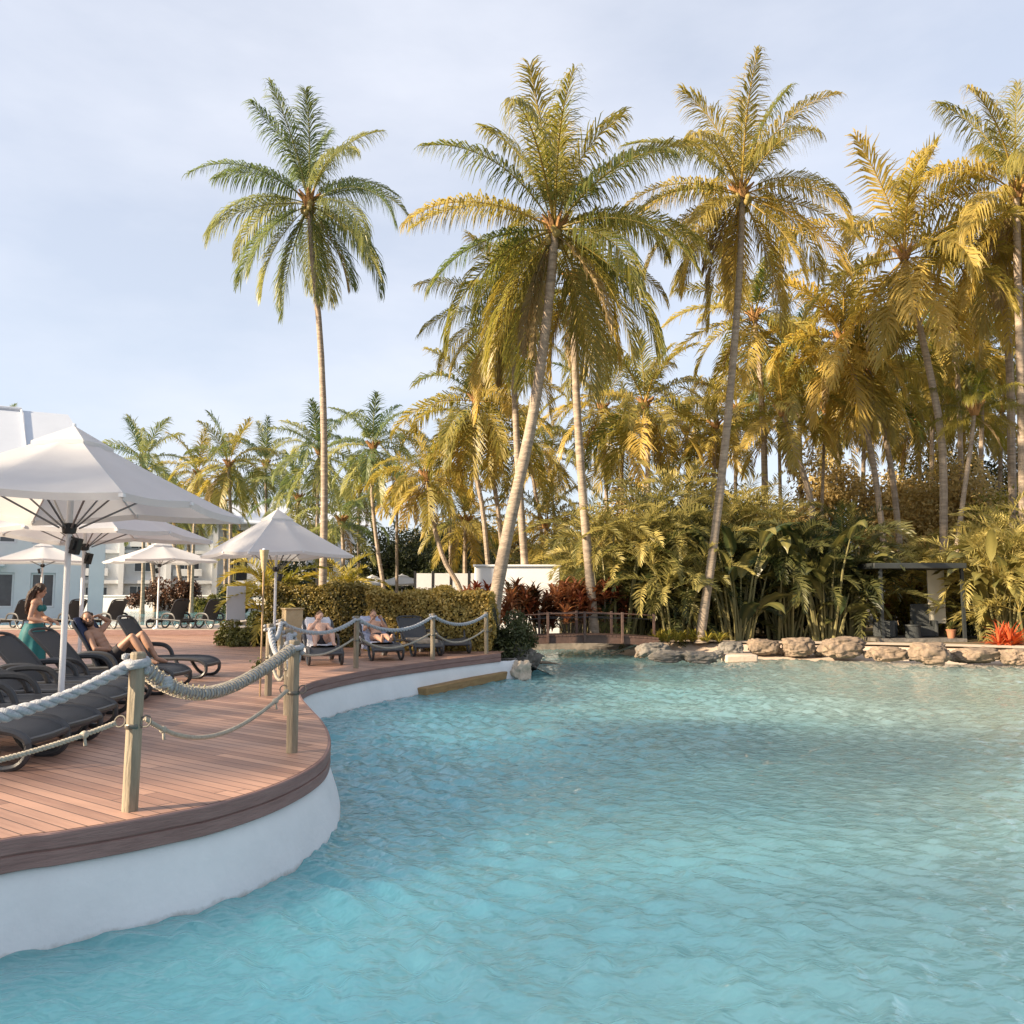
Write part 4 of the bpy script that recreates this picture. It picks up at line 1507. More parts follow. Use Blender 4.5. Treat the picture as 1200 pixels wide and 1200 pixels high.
# ================================================================== BRIDGE
def bridge():
    Yn, Yf = 28.4, 29.9
    xa, xb = at(592, 746, Yn).x, at(772, 744, Yn).x
    root = empty('footbridge', ((xa + xb) / 2, (Yn + Yf) / 2, .2), 'low brown timber footbridge with wire rails over the pool channel', 'bridge')
    L = xb - xa
    g = Geo()
    n = 40
    # individual boards laid across
    for k in range(n):
        x = -L / 2 + L * (k + .5) / n
        z = .46 + .10 * (1 - (2 * x / L) ** 2)
        g.box((x, 0, z), (L / n - .012, Yf - Yn, .045), Matrix.Rotation(math.atan(.4 * x / L / L * 2), 4, 'Y'))
    g.build('deck_boards', M['bridgewood'], root)
    for s in (-1, 1):
        b = Geo()
        V = []
        m = 17
        for k in range(m):
            x = -L / 2 + L * k / (m - 1)
            z = .435 + .10 * (1 - (2 * x / L) ** 2)
            for yy in (-.04, .04):
                V += [(x, s * (Yf - Yn) / 2 + yy - s * .06, z - .22), (x, s * (Yf - Yn) / 2 + yy - s * .06, z)]
        f = []
        for k in range(m - 1):
            a = k * 4
            f += [[a, a + 4, a + 5, a + 1], [a + 2, a + 3, a + 7, a + 6], [a + 1, a + 5, a + 7, a + 3], [a, a + 2, a + 6, a + 4]]
        f += [[0, 1, 3, 2], [(m - 1) * 4, (m - 1) * 4 + 2, (m - 1) * 4 + 3, (m - 1) * 4 + 1]]
        b.add(V, f)
        b.build('side_beam', M['bridgewood'], root, smooth=False)
        pxs = (602, 642, 685, 729) if s < 0 else (632, 676, 717, 767)
        Yp = Yn + .06 if s < 0 else Yf - .06
        tops = []
        for px in pxs:
            x = at(px, 740, Yp).x - (xa + xb) / 2
            z = .30 + .10 * (1 - (2 * x / L) ** 2)
            Geo().box((x, s * ((Yf - Yn) / 2 - .05 + .09), z + .45), (.085, .085, 1.0)).build('post', M['bridgewood'], root, bevel=.008)
            tops.append((x, s * ((Yf - Yn) / 2 - .05 + .09), z + .45))
        for dz in (.44, .30):
            Geo().tube([(p[0], p[1], p[2] + dz) for p in tops], .014 if dz < .4 else .022, 6).build('rail', M['bridgewood'] if dz > .4 else M['black'], root)


bridge()
o = Geo().tube([gp(716, 767, .02), at(752, 752, 28.6)], .035, 8).build('handrail_pipe', M['pipe'])
tag(o, 'slanting grey pipe rail dipping into the water by the grey rocks', 'pipe')

# ================================================================== BOULDERS
bld = [
    (766, 747, 764, 44, 'rockgrey', 'grey pointed rock beside the bridge end, behind the pipe'),
    (785, 757, 769, 52, 'rockgrey', 'low grey layered rock at the water line right of the pipe'),
    (822, 757, 770, 44, 'rockgrey', 'dark flat rock under the yellow-green groundcover'),
    (858, 747, 762, 36, 'rockgrey', 'grey rounded boulder above the pale concrete slab'),
    (896, 743, 762, 42, 'rock', 'brown squarish boulder right of the grey rounded one'),
    (938, 742, 763, 42, 'rock', 'mottled tan boulder right of the brown squarish one'),
    (991, 740, 765, 60, 'rock', 'largest tan block boulder left of the cabana'),
    (1045, 752, 768, 54, 'rock', 'low long tan boulder in front of the cabana chairs'),
    (1095, 746, 771, 50, 'rock', 'rounded tan boulder in front of the cabana right side'),
    (1150, 753, 770, 62, 'rock', 'long flat tan boulder left of the bright red plant'),
    (1198, 754, 772, 40, 'rock', 'tan boulder at the right edge below the red plant'),
]
for k, (px, y0, y1, w, m_, lb) in enumerate(bld):
    p = gp(px, y1 - 2, .34)
    Y = p.y
    top = at(px, y0, Y).z
    hz = (top - .18) / 2
    hx = w / F * Y / 2
    rock(lb, (p.x, Y + .25, .06 + hz), (hx * 1.0, max(.5, hx * .75), hz * 1.02), 11 + k, m_, random.uniform(-.15, .15), flat=.72, amp=.22)
stones = [(842, 768, 16, 'between the dark flat rock and the concrete block'), (917, 764, 15, 'between the brown and the mottled boulders'), (962, 765, 18, 'left of the largest boulder'), (1020, 768, 14, 'between the largest and the low long boulder'), (1072, 770, 17, 'left of the rounded boulder'), (1121, 772, 15, 'right of the rounded boulder'), (1179, 772, 16, 'left of the boulder at the right edge'), (752, 766, 18, 'at the foot of the grey pointed rock')]
for k, (px, y1, w, lb) in enumerate(stones):
    p = gp(px, y1, .22)
    hx = w / F * p.y / 2
    rock('small loose stone ' + lb, (p.x, p.y + .1, .24), (hx, hx * .9, hx * .7), 51 + k, 'rock' if k % 2 else 'rockgrey', k * .7, group='small stones between the boulders', name='loose_stone', cat='stone', amp=.35)
p = gp(870, 773, .1)
o = Geo().box((p.x, p.y + .35, .12), (1.0, .7, .26)).build('concrete_slab', M['sand'], bevel=.06)
tag(o, 'pale concrete block at the water line between the grey and brown boulders', 'block')


# ================================================================== CABANA
def cabana():
    Y = 30.6
    a, b = at(1030, 742, Y), at(1122, 742, Y)
    root = empty('cabana', ((a.x + b.x) / 2, Y, GROUND), 'open pool cabana with flat dark roof and cream side wall', 'cabana')
    w = b.x - a.x
    top = at(1030, 667, Y).z - GROUND
    Geo().box((0, .9, top + .11), (w + .5, 2.6, .20)).build('roof', M['darkroof'], root, bevel=.02)
    for x in (-w / 2 + .05, w / 2 + .15):
        for y in (-.2, 2.0):
            Geo().box((x, y, top / 2), (.10, .10, top)).build('post', M['darkroof'], root)
    Geo().box((w / 2 - .22, .95, top / 2 + .3), (.62, .05, top - .62)).build('side_wall', M['curtain'], root)
    Geo().box((0, .9, .06), (w + .3, 2.5, .12)).build('floor_slab', M['rockgrey'], root)
    cx, z = (a.x + b.x) / 2, GROUND + .12

    def chair(x, y, rz, lb, hb=.78):
        r = empty('wicker_chair', (x, y, z), lb, 'armchair', 'dark wicker armchairs in the cabana', rz)
        Geo().box((0, 0, .21), (.66, .66, .38)).build('seat', M['wicker'], r, bevel=.04)
        Geo().box((0, .30, hb / 2 + .05), (.70, .14, hb)).build('backrest', M['wicker'], r, bevel=.04)
        for s in (-1, 1):
            Geo().box((s * .36, -.02, .31), (.12, .70, .58)).build('armrest', M['wicker'], r, bevel=.04)
    chair(cx - .95, Y + .5, R(60), 'dark wicker armchair at the left of the cabana', .62)
    chair(cx + .55, Y + .75, R(-10), 'taller dark wicker armchair in front of the cream cabana wall', 1.15)
    t = empty('wicker_table', (cx - .12, Y + .15, z), 'small round dark wicker table between the cabana armchairs', 'table')
    Geo().lathe([(.28, 0), (.25, .25), (.27, .43)], seg=18).build('base', M['wicker'], t)
    Geo().lathe([(0, .47), (.30, .47), (.30, .43), (0, .43)], seg=18).build('table_top', M['darkroof'], t)
    pp = empty('potted_plant', (cx + 1.12, Y - .1, GROUND + .12), 'small plant in a terracotta pot by the cabana wall', 'potted plant')
    Geo().lathe([(0, 0), (.11, 0), (.15, .26), (.17, .27), (.17, .31), (.14, .31), (.13, .27), (0, .27)], seg=14).build('pot', M['terracotta'], pp)
    g = Geo()
    rs = np.random.default_rng(3)
    for i in range(26):
        strap(g, rs, (0, 0, .27), i * 2.4, R(rs.uniform(40, 85)), rs.uniform(.3, .5), .06, R(60), rs.uniform(0, .6), 4)
    g.build('foliage', M['broad'], pp, autosmooth=False)


cabana()


# ================================================================== PEOPLE
def body(J, name, label, skin, girth=1.0, bust=0.0, face=None):
    """one continuous remeshed figure from joint positions (dict of world points)"""
    g = Geo()
    V = {k: Vector(v) for k, v in J.items()}

    def limb(a, b, r0, r1, mid=None, sides=12):
        a, b = Vector(a), Vector(b)
        pts, rr = [], []
        for i in range(9):
            t = i / 8
            pts.append(a.lerp(b, t))
            r = r0 + (r1 - r0) * t
            if mid:
                r += mid * math.sin(math.pi * min(1, t * 1.35)) * (1 if t < .74 else 0)
            rr.append(r)
        g.tube(pts, rr, sides)
        g.ell(a, (r0,) * 3, 12, 8)
        g.ell(b, (r1,) * 3, 12, 8)
    up = (V['chest'] - V['pelvis']).normalized()
    side = (V['sh_r'] - V['sh_l']).normalized()
    fw = side.cross(up).normalized() * -1
    fw = up.cross(side) if 'flip' in J else fw
    rot = Matrix((side, fw, up)).transposed().to_4x4()
    # trunk: stack of ellipsoids pelvis -> waist -> ribs -> shoulders
    for t, wx, wy in ((0, .155, .115), (.16, .150, .108), (.34, .128, .095), (.5, .122, .09), (.66, .135, .098), (.84, .150, .105), (1.0, .150, .092)):
        c = V['pelvis'].lerp(V['chest'], t)
        g.ell(c, (wx * girth, wy * girth, .10), 16, 10, rot)
    for s in ('l', 'r'):
        g.tube([V['chest'] + up * .03, V['sh_' + s]], [.085, .058], 10)
        g.ell(V['sh_' + s], (.062,) * 3, 12, 8)
        limb(V['sh_' + s], V['el_' + s], .050 * girth, .038, .006)
        limb(V['el_' + s], V['wr_' + s], .039, .026, .006)
        limb(V['hip_' + s], V['kn_' + s], .088 * girth, .055, .004)
        limb(V['kn_' + s], V['an_' + s], .054, .036, .014)
        # foot: heel, ball, toes
        an, to = V['an_' + s], V['to_' + s]
        d = (to - an).normalized()
        g.ell(an - d * .01, (.038,) * 3, 10, 8)
        g.tube([an, an.lerp(to, .55), to], [.038, .040, .024], 10)
        g.ell(to, (.03, .03, .02), 10, 6)
        # hand: palm, four unequal curled fingers, thumb off the side
        wr, fo = V['wr_' + s], (V['wr_' + s] - V['el_' + s]).normalized()
        hd = V.get('hd_' + s)
        fo = ((hd - wr).normalized() if hd else fo)
        sd = fo.cross(up)
        if sd.length < .2:
            sd = fo.cross(fw)
        sd.normalize()
        nn = sd.cross(fo).normalized()
        g.tube([wr, wr + fo * .045, wr + fo * .085], [.026, .036, .038], 10, flat=.55)
        for k, ln in enumerate((.066, .076, .070, .054)):
            b0 = wr + fo * .08 + sd * (-.031 + .0205 * k)
            b1 = b0 + fo * ln * .5 - nn * .008
            b2 = b1 + fo * ln * .32 - nn * .018
            b3 = b2 + fo * ln * .18 - nn * .022
            g.tube([b0 - fo * .02, b0, b1, b2, b3], [.0095, .0095, .009, .0085, .007], 7)
        tb = wr + fo * .025 - sd * .026
        g.tube([tb, tb + fo * .03 - sd * .022, tb + fo * .058 - sd * .026 - nn * .01], [.013, .0105, .008], 7)
    # neck and head
    hc = V['head']
    ff = V['look'].normalized()
    hu = (hc - V['neck']).normalized()
    hs = ff.cross(hu).normalized()
    hu = hs.cross(ff).normalized()
    hr = Matrix((hs, ff, hu)).transposed().to_4x4()
    g.tube([V['chest'] + up * .02, V['neck'], hc - hu * .05], [.062, .052, .052], 12)
    g.ell(hc + hu * .025, (.074, .092, .098), 16, 12, hr)
    g.ell(hc - hu * .045 + ff * .022, (.056, .066, .066), 14, 10, hr)
    g.ell(hc - hu * .095 + ff * .055, (.028, .025, .022), 10, 8, hr)
    g.tube([hc + ff * .088 + hu * .012, hc + ff * .106 - hu * .022], [.010, .015], 8)
    for s in (-1, 1):
        g.ell(hc + hs * s * .076 - ff * .008 - hu * .005, (.010, .020, .030), 8, 8, hr)
    for dz, rr in ((-.052, .008), (-.062, .009)):
        g.tube([hc + ff * .083 + hu * dz - hs * .022, hc + ff * .089 + hu * dz, hc + ff * .083 + hu * dz + hs * .022], [.004, rr, .004], 6)
    o = g.build(name, skin, autosmooth=False)
    rm = o.modifiers.new('r', 'REMESH')
    rm.mode = 'VOXEL'
    rm.voxel_size = .0085
    sm = o.modifiers.new('s', 'SMOOTH')
    sm.iterations = 4
    sm.factor = .5
    dg = bpy.context.evaluated_depsgraph_get()
    me = bpy.data.meshes.new_from_object(o.evaluated_get(dg))
    o.modifiers.clear()
    o.data = me
    for p in me.polygons:
        p.use_smooth = True
    tag(o, label, 'person')
    e = Geo()
    for s in (-1, 1):
        e.ell(hc + hs * s * .031 + ff * .084 + hu * .012, (.012, .008, .007), 8, 6, hr)
        e.tube([hc + hs * s * .016 + ff * .088 + hu * .034, hc + hs * s * .046 + ff * .080 + hu * .036], [.0045, .003], 5)
    e.build('eyes', M['eye'], o)
    return o, hc, ff, hu, hs, hr, up, side, fw


# --- woman in the teal skirt, seen from behind, turned to the right
wp = gp(37, 797)
W = Vector((wp.x, wp.y, DECK))
J = dict(pelvis=(0, 0, .90), chest=(.015, .02, 1.30), sh_l=(-.10, .135, 1.315), sh_r=(.06, -.14, 1.315), el_l=(.02, .24, 1.06), el_r=(.03, -.21, 1.05), wr_l=(.23, .16, 1.0), wr_r=(.24, -.16, 1.0), neck=(.03, .02, 1.41), head=(.06, .01, 1.52), hip_l=(-.01, .09, .87), hip_r=(.01, -.09, .87),
         kn_l=(.05, .09, .48), kn_r=(-.03, -.08, .48), an_l=(.03, .10, .07), an_r=(-.10, -.08, .08), to_l=(.17, .11, .025), to_r=(.03, -.10, .025))
J = {k: W + Vector(v) for k, v in J.items()}
J['look'] = Vector((.93, .25, -.22))
o, hc, ff, hu, hs, hr, up, side, fw = body(J, 'person', 'woman with long brown hair and a long teal skirt, standing behind the grey loungers', M['skin'], .90)
h = Geo()
h.ell(hc + hu * .035 - ff * .012, (.086, .098, .100), 16, 12, hr)
rs = np.random.default_rng(9)
for k in range(46):
    a = rs.uniform(-1.2, 1.2)
    s0 = hc + hu * .09 * math.cos(a * .7) + hs * (.085 * math.sin(a)) - ff * rs.uniform(.02, .07)
    s1 = s0 - hu * .16 - ff * rs.uniform(.04, .09) + hs * rs.uniform(-.02, .02) + hs * .02 * math.sin(a)
    s2 = s1 - Vector((0, 0, 1)) * rs.uniform(.14, .24) - ff * rs.uniform(-.01, .05) + hs * rs.uniform(-.03, .03)
    s3 = s2 - Vector((.02, 0, rs.uniform(.05, .12)))
    h.tube(spline([s0, s1, s2, s3], 9), np.array([.018, .026, .028, .026, .025, .022, .018, .013, .005]), 6)
h.build('hair', M['hair'], o, autosmooth=False)
s = Geo()
nz, na = 22, 48
V = []
for i in range(nz):
    t = i / (nz - 1)
    z = .965 - .90 * t
    for j in range(na):
        a = 2 * math.pi * j / na
        fold = 1 + (.02 + .13 * t) * math.sin(a * 7 + 2.2 * math.sin(t * 2)) * min(1, t * 2.5) + .03 * t * math.sin(a * 13 + 1)
        rx = (.135 + .055 * math.sin(min(1, t * 4) * math.pi / 2) + .06 * t) * fold
        ry = (.145 + .045 * math.sin(min(1, t * 4) * math.pi / 2) + .05 * t) * fold
        V.append((W.x - .01 - .05 * t + rx * math.cos(a), W.y + ry * math.sin(a), W.z + z))
q = [[i * na + j, i * na + (j + 1) % na, (i + 1) * na + (j + 1) % na, (i + 1) * na + j] for i in range(nz - 1) for j in range(na)]
s.add(V, np.array(q))
s.build('skirt', M['teal'], o, autosmooth=False)
t = Geo()
c0 = J['pelvis'].lerp(J['chest'], .80)
rt = Matrix((side, fw, up)).transposed().to_4x4()
sg = .09 if fw.x > 0 else .09
for sgn in (-1, 1):
    t.ell(c0 + Vector((.085, sgn * .055, .0)), (.055, .06, .062), 12, 8)
t.tube([c0 + Vector((.07, -.15, 0)), c0 + Vector((-.10, -.07, .0)), c0 + Vector((-.115, .05, 0)), c0 + Vector((.05, .16, 0))], .010, 6)
t.build('bikini_top', M['teal'], o)

# --- bearded man reclining on the near row, knees up
L7x, L7y = near_lab[6][0], near_lab[6][1]


def LP(x, y, z, root):
    return root.location + Vector((math.cos(root.rotation_euler.z) * x - math.sin(root.rotation_euler.z) * y, math.sin(root.rotation_euler.z) * x + math.cos(root.rotation_euler.z) * y, z))


rt7 = near_roots[6]
Jm = dict(pelvis=(.80, 0, .46), chest=(.53, -.02, .83), sh_l=(.50, .19, .86), sh_r=(.52, -.20, .84), el_l=(.56, .36, 1.02), el_r=(.70, -.30, .62), wr_l=(.50, .14, 1.12), wr_r=(.90, -.14, .60), hd_l=(.46, .05, 1.10), neck=(.47, -.03, .94), head=(.44, -.06, 1.06), hip_l=(.84, .10, .46), hip_r=(.84, -.10, .46),
          kn_l=(1.22, .13, .83), kn_r=(1.18, -.12, .80), an_l=(1.47, .13, .44), an_r=(1.45, -.12, .43), to_l=(1.62, .14, .40), to_r=(1.60, -.13, .40))
Jm = {k: LP(*v, rt7) for k, v in Jm.items()}
Jm['look'] = Vector((.45, -.85, .05))
o, hc, ff, hu, hs, hr, up, side, fw = body(Jm, 'person', 'bearded dark-haired man lying on a lounger with raised knees and one arm behind his head', M['skintan'], 1.06)
h = Geo()
h.ell(hc + hu * .05 - ff * .022, (.082, .086, .086), 16, 10, hr)
for k in range(14):
    a = k / 14 * 6.28
    h.ell(hc + hu * .06 + hs * .065 * math.cos(a) - ff * (.02 + .055 * math.sin(a)), (.03, .03, .035), 8, 6)
h.build('hair', M['hair'], o, autosmooth=False)
h = Geo()
h.ell(hc - hu * .075 + ff * .045, (.055, .048, .042), 12, 8, hr)
h.tube([hc + ff * .095 - hu * .040 - hs * .03, hc + ff * .104 - hu * .038, hc + ff * .095 - hu * .040 + hs * .03], [.006, .010, .006], 6)
for s_ in (-1, 1):
    h.ell(hc - hu * .045 + ff * .02 + hs * s_ * .052, (.018, .035, .05), 8, 6, hr)
h.build('beard', M['hair'], o, autosmooth=False)
s = Geo()
pel = Jm['pelvis']
s.ell(pel, (.19, .19, .15), 16, 10)
for sd_ in ('l', 'r'):
    s.tube([Jm['hip_' + sd_], Jm['hip_' + sd_].lerp(Jm['kn_' + sd_], .5)], [.112, .09], 12)
s.build('shorts', M['swim'], o)
t = Geo()
V = []
for i in range(9):
    for j in range(9):
        tt_, y_ = i / 8, (j - 4) / 4 * .30
        L_ = .1 + .74 * tt_
        a_ = R(58)
        V.append(LP(.74 - math.cos(a_) * L_ + .035 + .008 * math.sin(j * 2 + i), y_, .345 + math.sin(a_) * L_ + .04 + .006 * math.sin(i * 3 + j), rt7))
t.add(V, [[i * 9 + j, i * 9 + j + 1, i * 9 + j + 10, i * 9 + j + 9] for i in range(8) for j in range(8)])
tw = t.build('towel', M['navy'])
tag(tw, 'navy towel spread over the backrest behind the bearded man', 'towel')
sl = tw.modifiers.new('s', 'SOLIDIFY')
sl.thickness = .012

# --- sunbathers on the loungers by the hedge
hl = [x for x in bpy.data.objects if x.type == 'EMPTY' and x.get('group') == 'loungers along the hedge']


def sunbather(rt_, label, skin, hair, suit, towel, tlabel, read):
    J = dict(pelvis=(.82, 0, .46), chest=(.50, 0, .74), sh_l=(.47, .18, .765), sh_r=(.47, -.18, .765), neck=(.40, 0, .845), head=(.34, .01, .95), hip_l=(.86, .09, .46), hip_r=(.86, -.09, .46))
    if read:
        J.update(el_l=(.68, .27, .64), el_r=(.68, -.27, .64), wr_l=(.74, .12, .86), wr_r=(.74, -.12, .86), kn_l=(1.28, .10, .52), kn_r=(1.27, -.10, .50), an_l=(1.70, .10, .43), an_r=(1.69, -.09, .43), to_l=(1.76, .12, .56), to_r=(1.75, -.10, .56))
    else:
        J.update(el_l=(.66, .30, .56), el_r=(.66, -.25, .66), wr_l=(.86, .22, .50), wr_r=(.50, -.09, .84), kn_l=(1.20, .18, .70), kn_r=(1.20, -.16, .68), an_l=(1.50, .20, .42), an_r=(1.50, -.18, .42), to_l=(1.64, .22, .40), to_r=(1.64, -.20, .40))
    J = {k: LP(*v, rt_) for k, v in J.items()}
    a = rt_.rotation_euler.z
    J['look'] = Vector((math.cos(a + (.5 if not read else 0)), math.sin(a + (.5 if not read else 0)), -.25))
    o, hc, ff, hu, hs, hr, up, side, fw = body(J, 'person', label, skin, .98)
    h = Geo()
    h.ell(hc + hu * .045 - ff * .02, (.082, .088, .086), 14, 10, hr)
    h.ell(hc - ff * .075 + hu * .0, (.06, .045, .075), 12, 8, hr)
    h.ell(hc + hu * .12 - ff * .05, (.035, .035, .03), 10, 8, hr)
    h.build('hair', hair, o, autosmooth=False)
    s = Geo()
    s.ell(J['pelvis'], (.17, .17, .12), 14, 10)
    s.build('swimsuit', suit, o)
    t = Geo()
    V = []
    for i in range(12):
        for j in range(9):
            y_ = (j - 4) / 4 * .33
            if i < 8:
                L_ = .84 - .8 * i / 8
                x_, z_ = .74 - math.cos(R(42)) * L_ + .03, .345 + math.sin(R(42)) * L_ + .03
            else:
                x_, z_ = .76 + (i - 8) * .2, .375
            z_ -= .16 * max(0, abs(y_) - .27) / .06
            V.append(LP(x_ + .01 * math.sin(j * 2 + i), y_ * (1 + .05 * math.sin(i * 1.7)), z_ + .007 * math.sin(i * 3 + j * 2), rt_))
    t.add(V, [[i * 9 + j, i * 9 + j + 1, i * 9 + j + 10, i * 9 + j + 9] for i in range(11) for j in range(8)])
    tw = t.build('towel', towel)
    tag(tw, tlabel, 'towel')
    sl = tw.modifiers.new('s', 'SOLIDIFY')
    sl.thickness = .012


sunbather(hl[0], 'pale sunbather with sandy hair resting chin on hand, knees bent, beside the beige box', M['skinpale'], M['hairlight'], M['swim'], M['towel'], 'white towel hanging from the lounger beside the beige box', False)
sunbather(hl[1], 'person stretched out on a lounger between two rope posts, bare feet towards the pool', M['skin'], M['hairlight'], M['swim'], M['towelblue'], 'blue and white towel draped over a lounger back by the golden hedge', True)
t = Geo()
V = []
rt_ = hl[2]
for i in range(12):
    for j in range(9):
        y_ = (j - 4) / 4 * .34
        x_ = .8 + i / 11 * 1.02
        V.append(LP(x_, y_, .385 - .14 * max(0, abs(y_) - .27) / .07 - (.09 if x_ > 1.75 else 0) + .006 * math.sin(i * 3 + j * 2), rt_))
t.add(V, [[i * 9 + j, i * 9 + j + 1, i * 9 + j + 10, i * 9 + j + 9] for i in range(11) for j in range(8)])
tw = t.build('towel', mat('tan_towel', (.36, .29, .22), (.28, .22, .16), 12, .95, .4, 160))
tag(tw, 'tan towel laid flat over the lounger seat in front of the golden hedge', 'towel')
tw.modifiers.new('s', 'SOLIDIFY').thickness = .012


# ================================================================== PALMS (pixel paths become real trunks at real distances)
def P(px_list, Y, base_z=GROUND, lean=0.0):
    n = len(px_list)
    pts = [at(x, y, Y + lean * i / (n - 1)) for i, (x, y) in enumerate(px_list)]
    if pts[0].z > base_z:
        d = pts[0] - pts[1]
        d = d / max(1e-6, abs(d.z))
        pts.insert(0, Vector((pts[0].x + d.x * .35 * (pts[0].z - base_z), pts[0].y, base_z)))
    pts[0].z = min(pts[0].z, base_z)
    return pts


big = [
    # label, pixels, depth, r0, r1, frond, seed, tint, n, leaf, deads, low
    ('tall slender palm standing alone left of the others, green crown against open sky', [(378, 690), (380, 590), (379, 480), (374, 380), (366, 300), (362, 238)], 31, .21, .125, 4.4, 3, .36, 30, 'cocogreen', 1, -72),
    ('big central palm with a thick trunk leaning right above the end of the hedge', [(580, 705), (598, 610), (622, 500), (639, 390), (648, 300), (650, 268)], 27, .30, .185, 5.5, 12, .42, 33, 'coco', 3, -70),
    ('straight palm trunk rising behind the footbridge, crown hidden behind the central palm', [(696, 735), (688, 640), (680, 540), (674, 430), (672, 330)], 31.0, .26, .17, 4.3, 21, .55, 15, 'coco', 3, -76),
    ('palm standing just behind the leaning central trunk', [(616, 680), (608, 560), (603, 460), (600, 375)], 34, .24, .15, 4.2, 23, .55, 22, 'coco', 3, -70),
    ('tall pale-trunked palm leaning right out of the big-leaved plants', [(822, 737), (836, 640), (852, 500), (864, 360), (869, 270), (869, 228)], 29.9, .25, .14, 4.9, 34, .62, 32, 'coco', 3, -66),
    ('tall palm at the right edge with a straight pale trunk', [(1200, 640), (1197, 480), (1193, 330), (1191, 228)], 33, .24, .18, 6.0, 41, .66, 30, 'coco', 3, -66),
]
for lb, px, Y, r0, r1, Lf, sd, tn, nf, leaf, dd, low in big:
    palm(lb, P(px, Y), r0, r1, Lf, sd, tn, nf, 1, leaf=leaf, deads=dd, low=low)

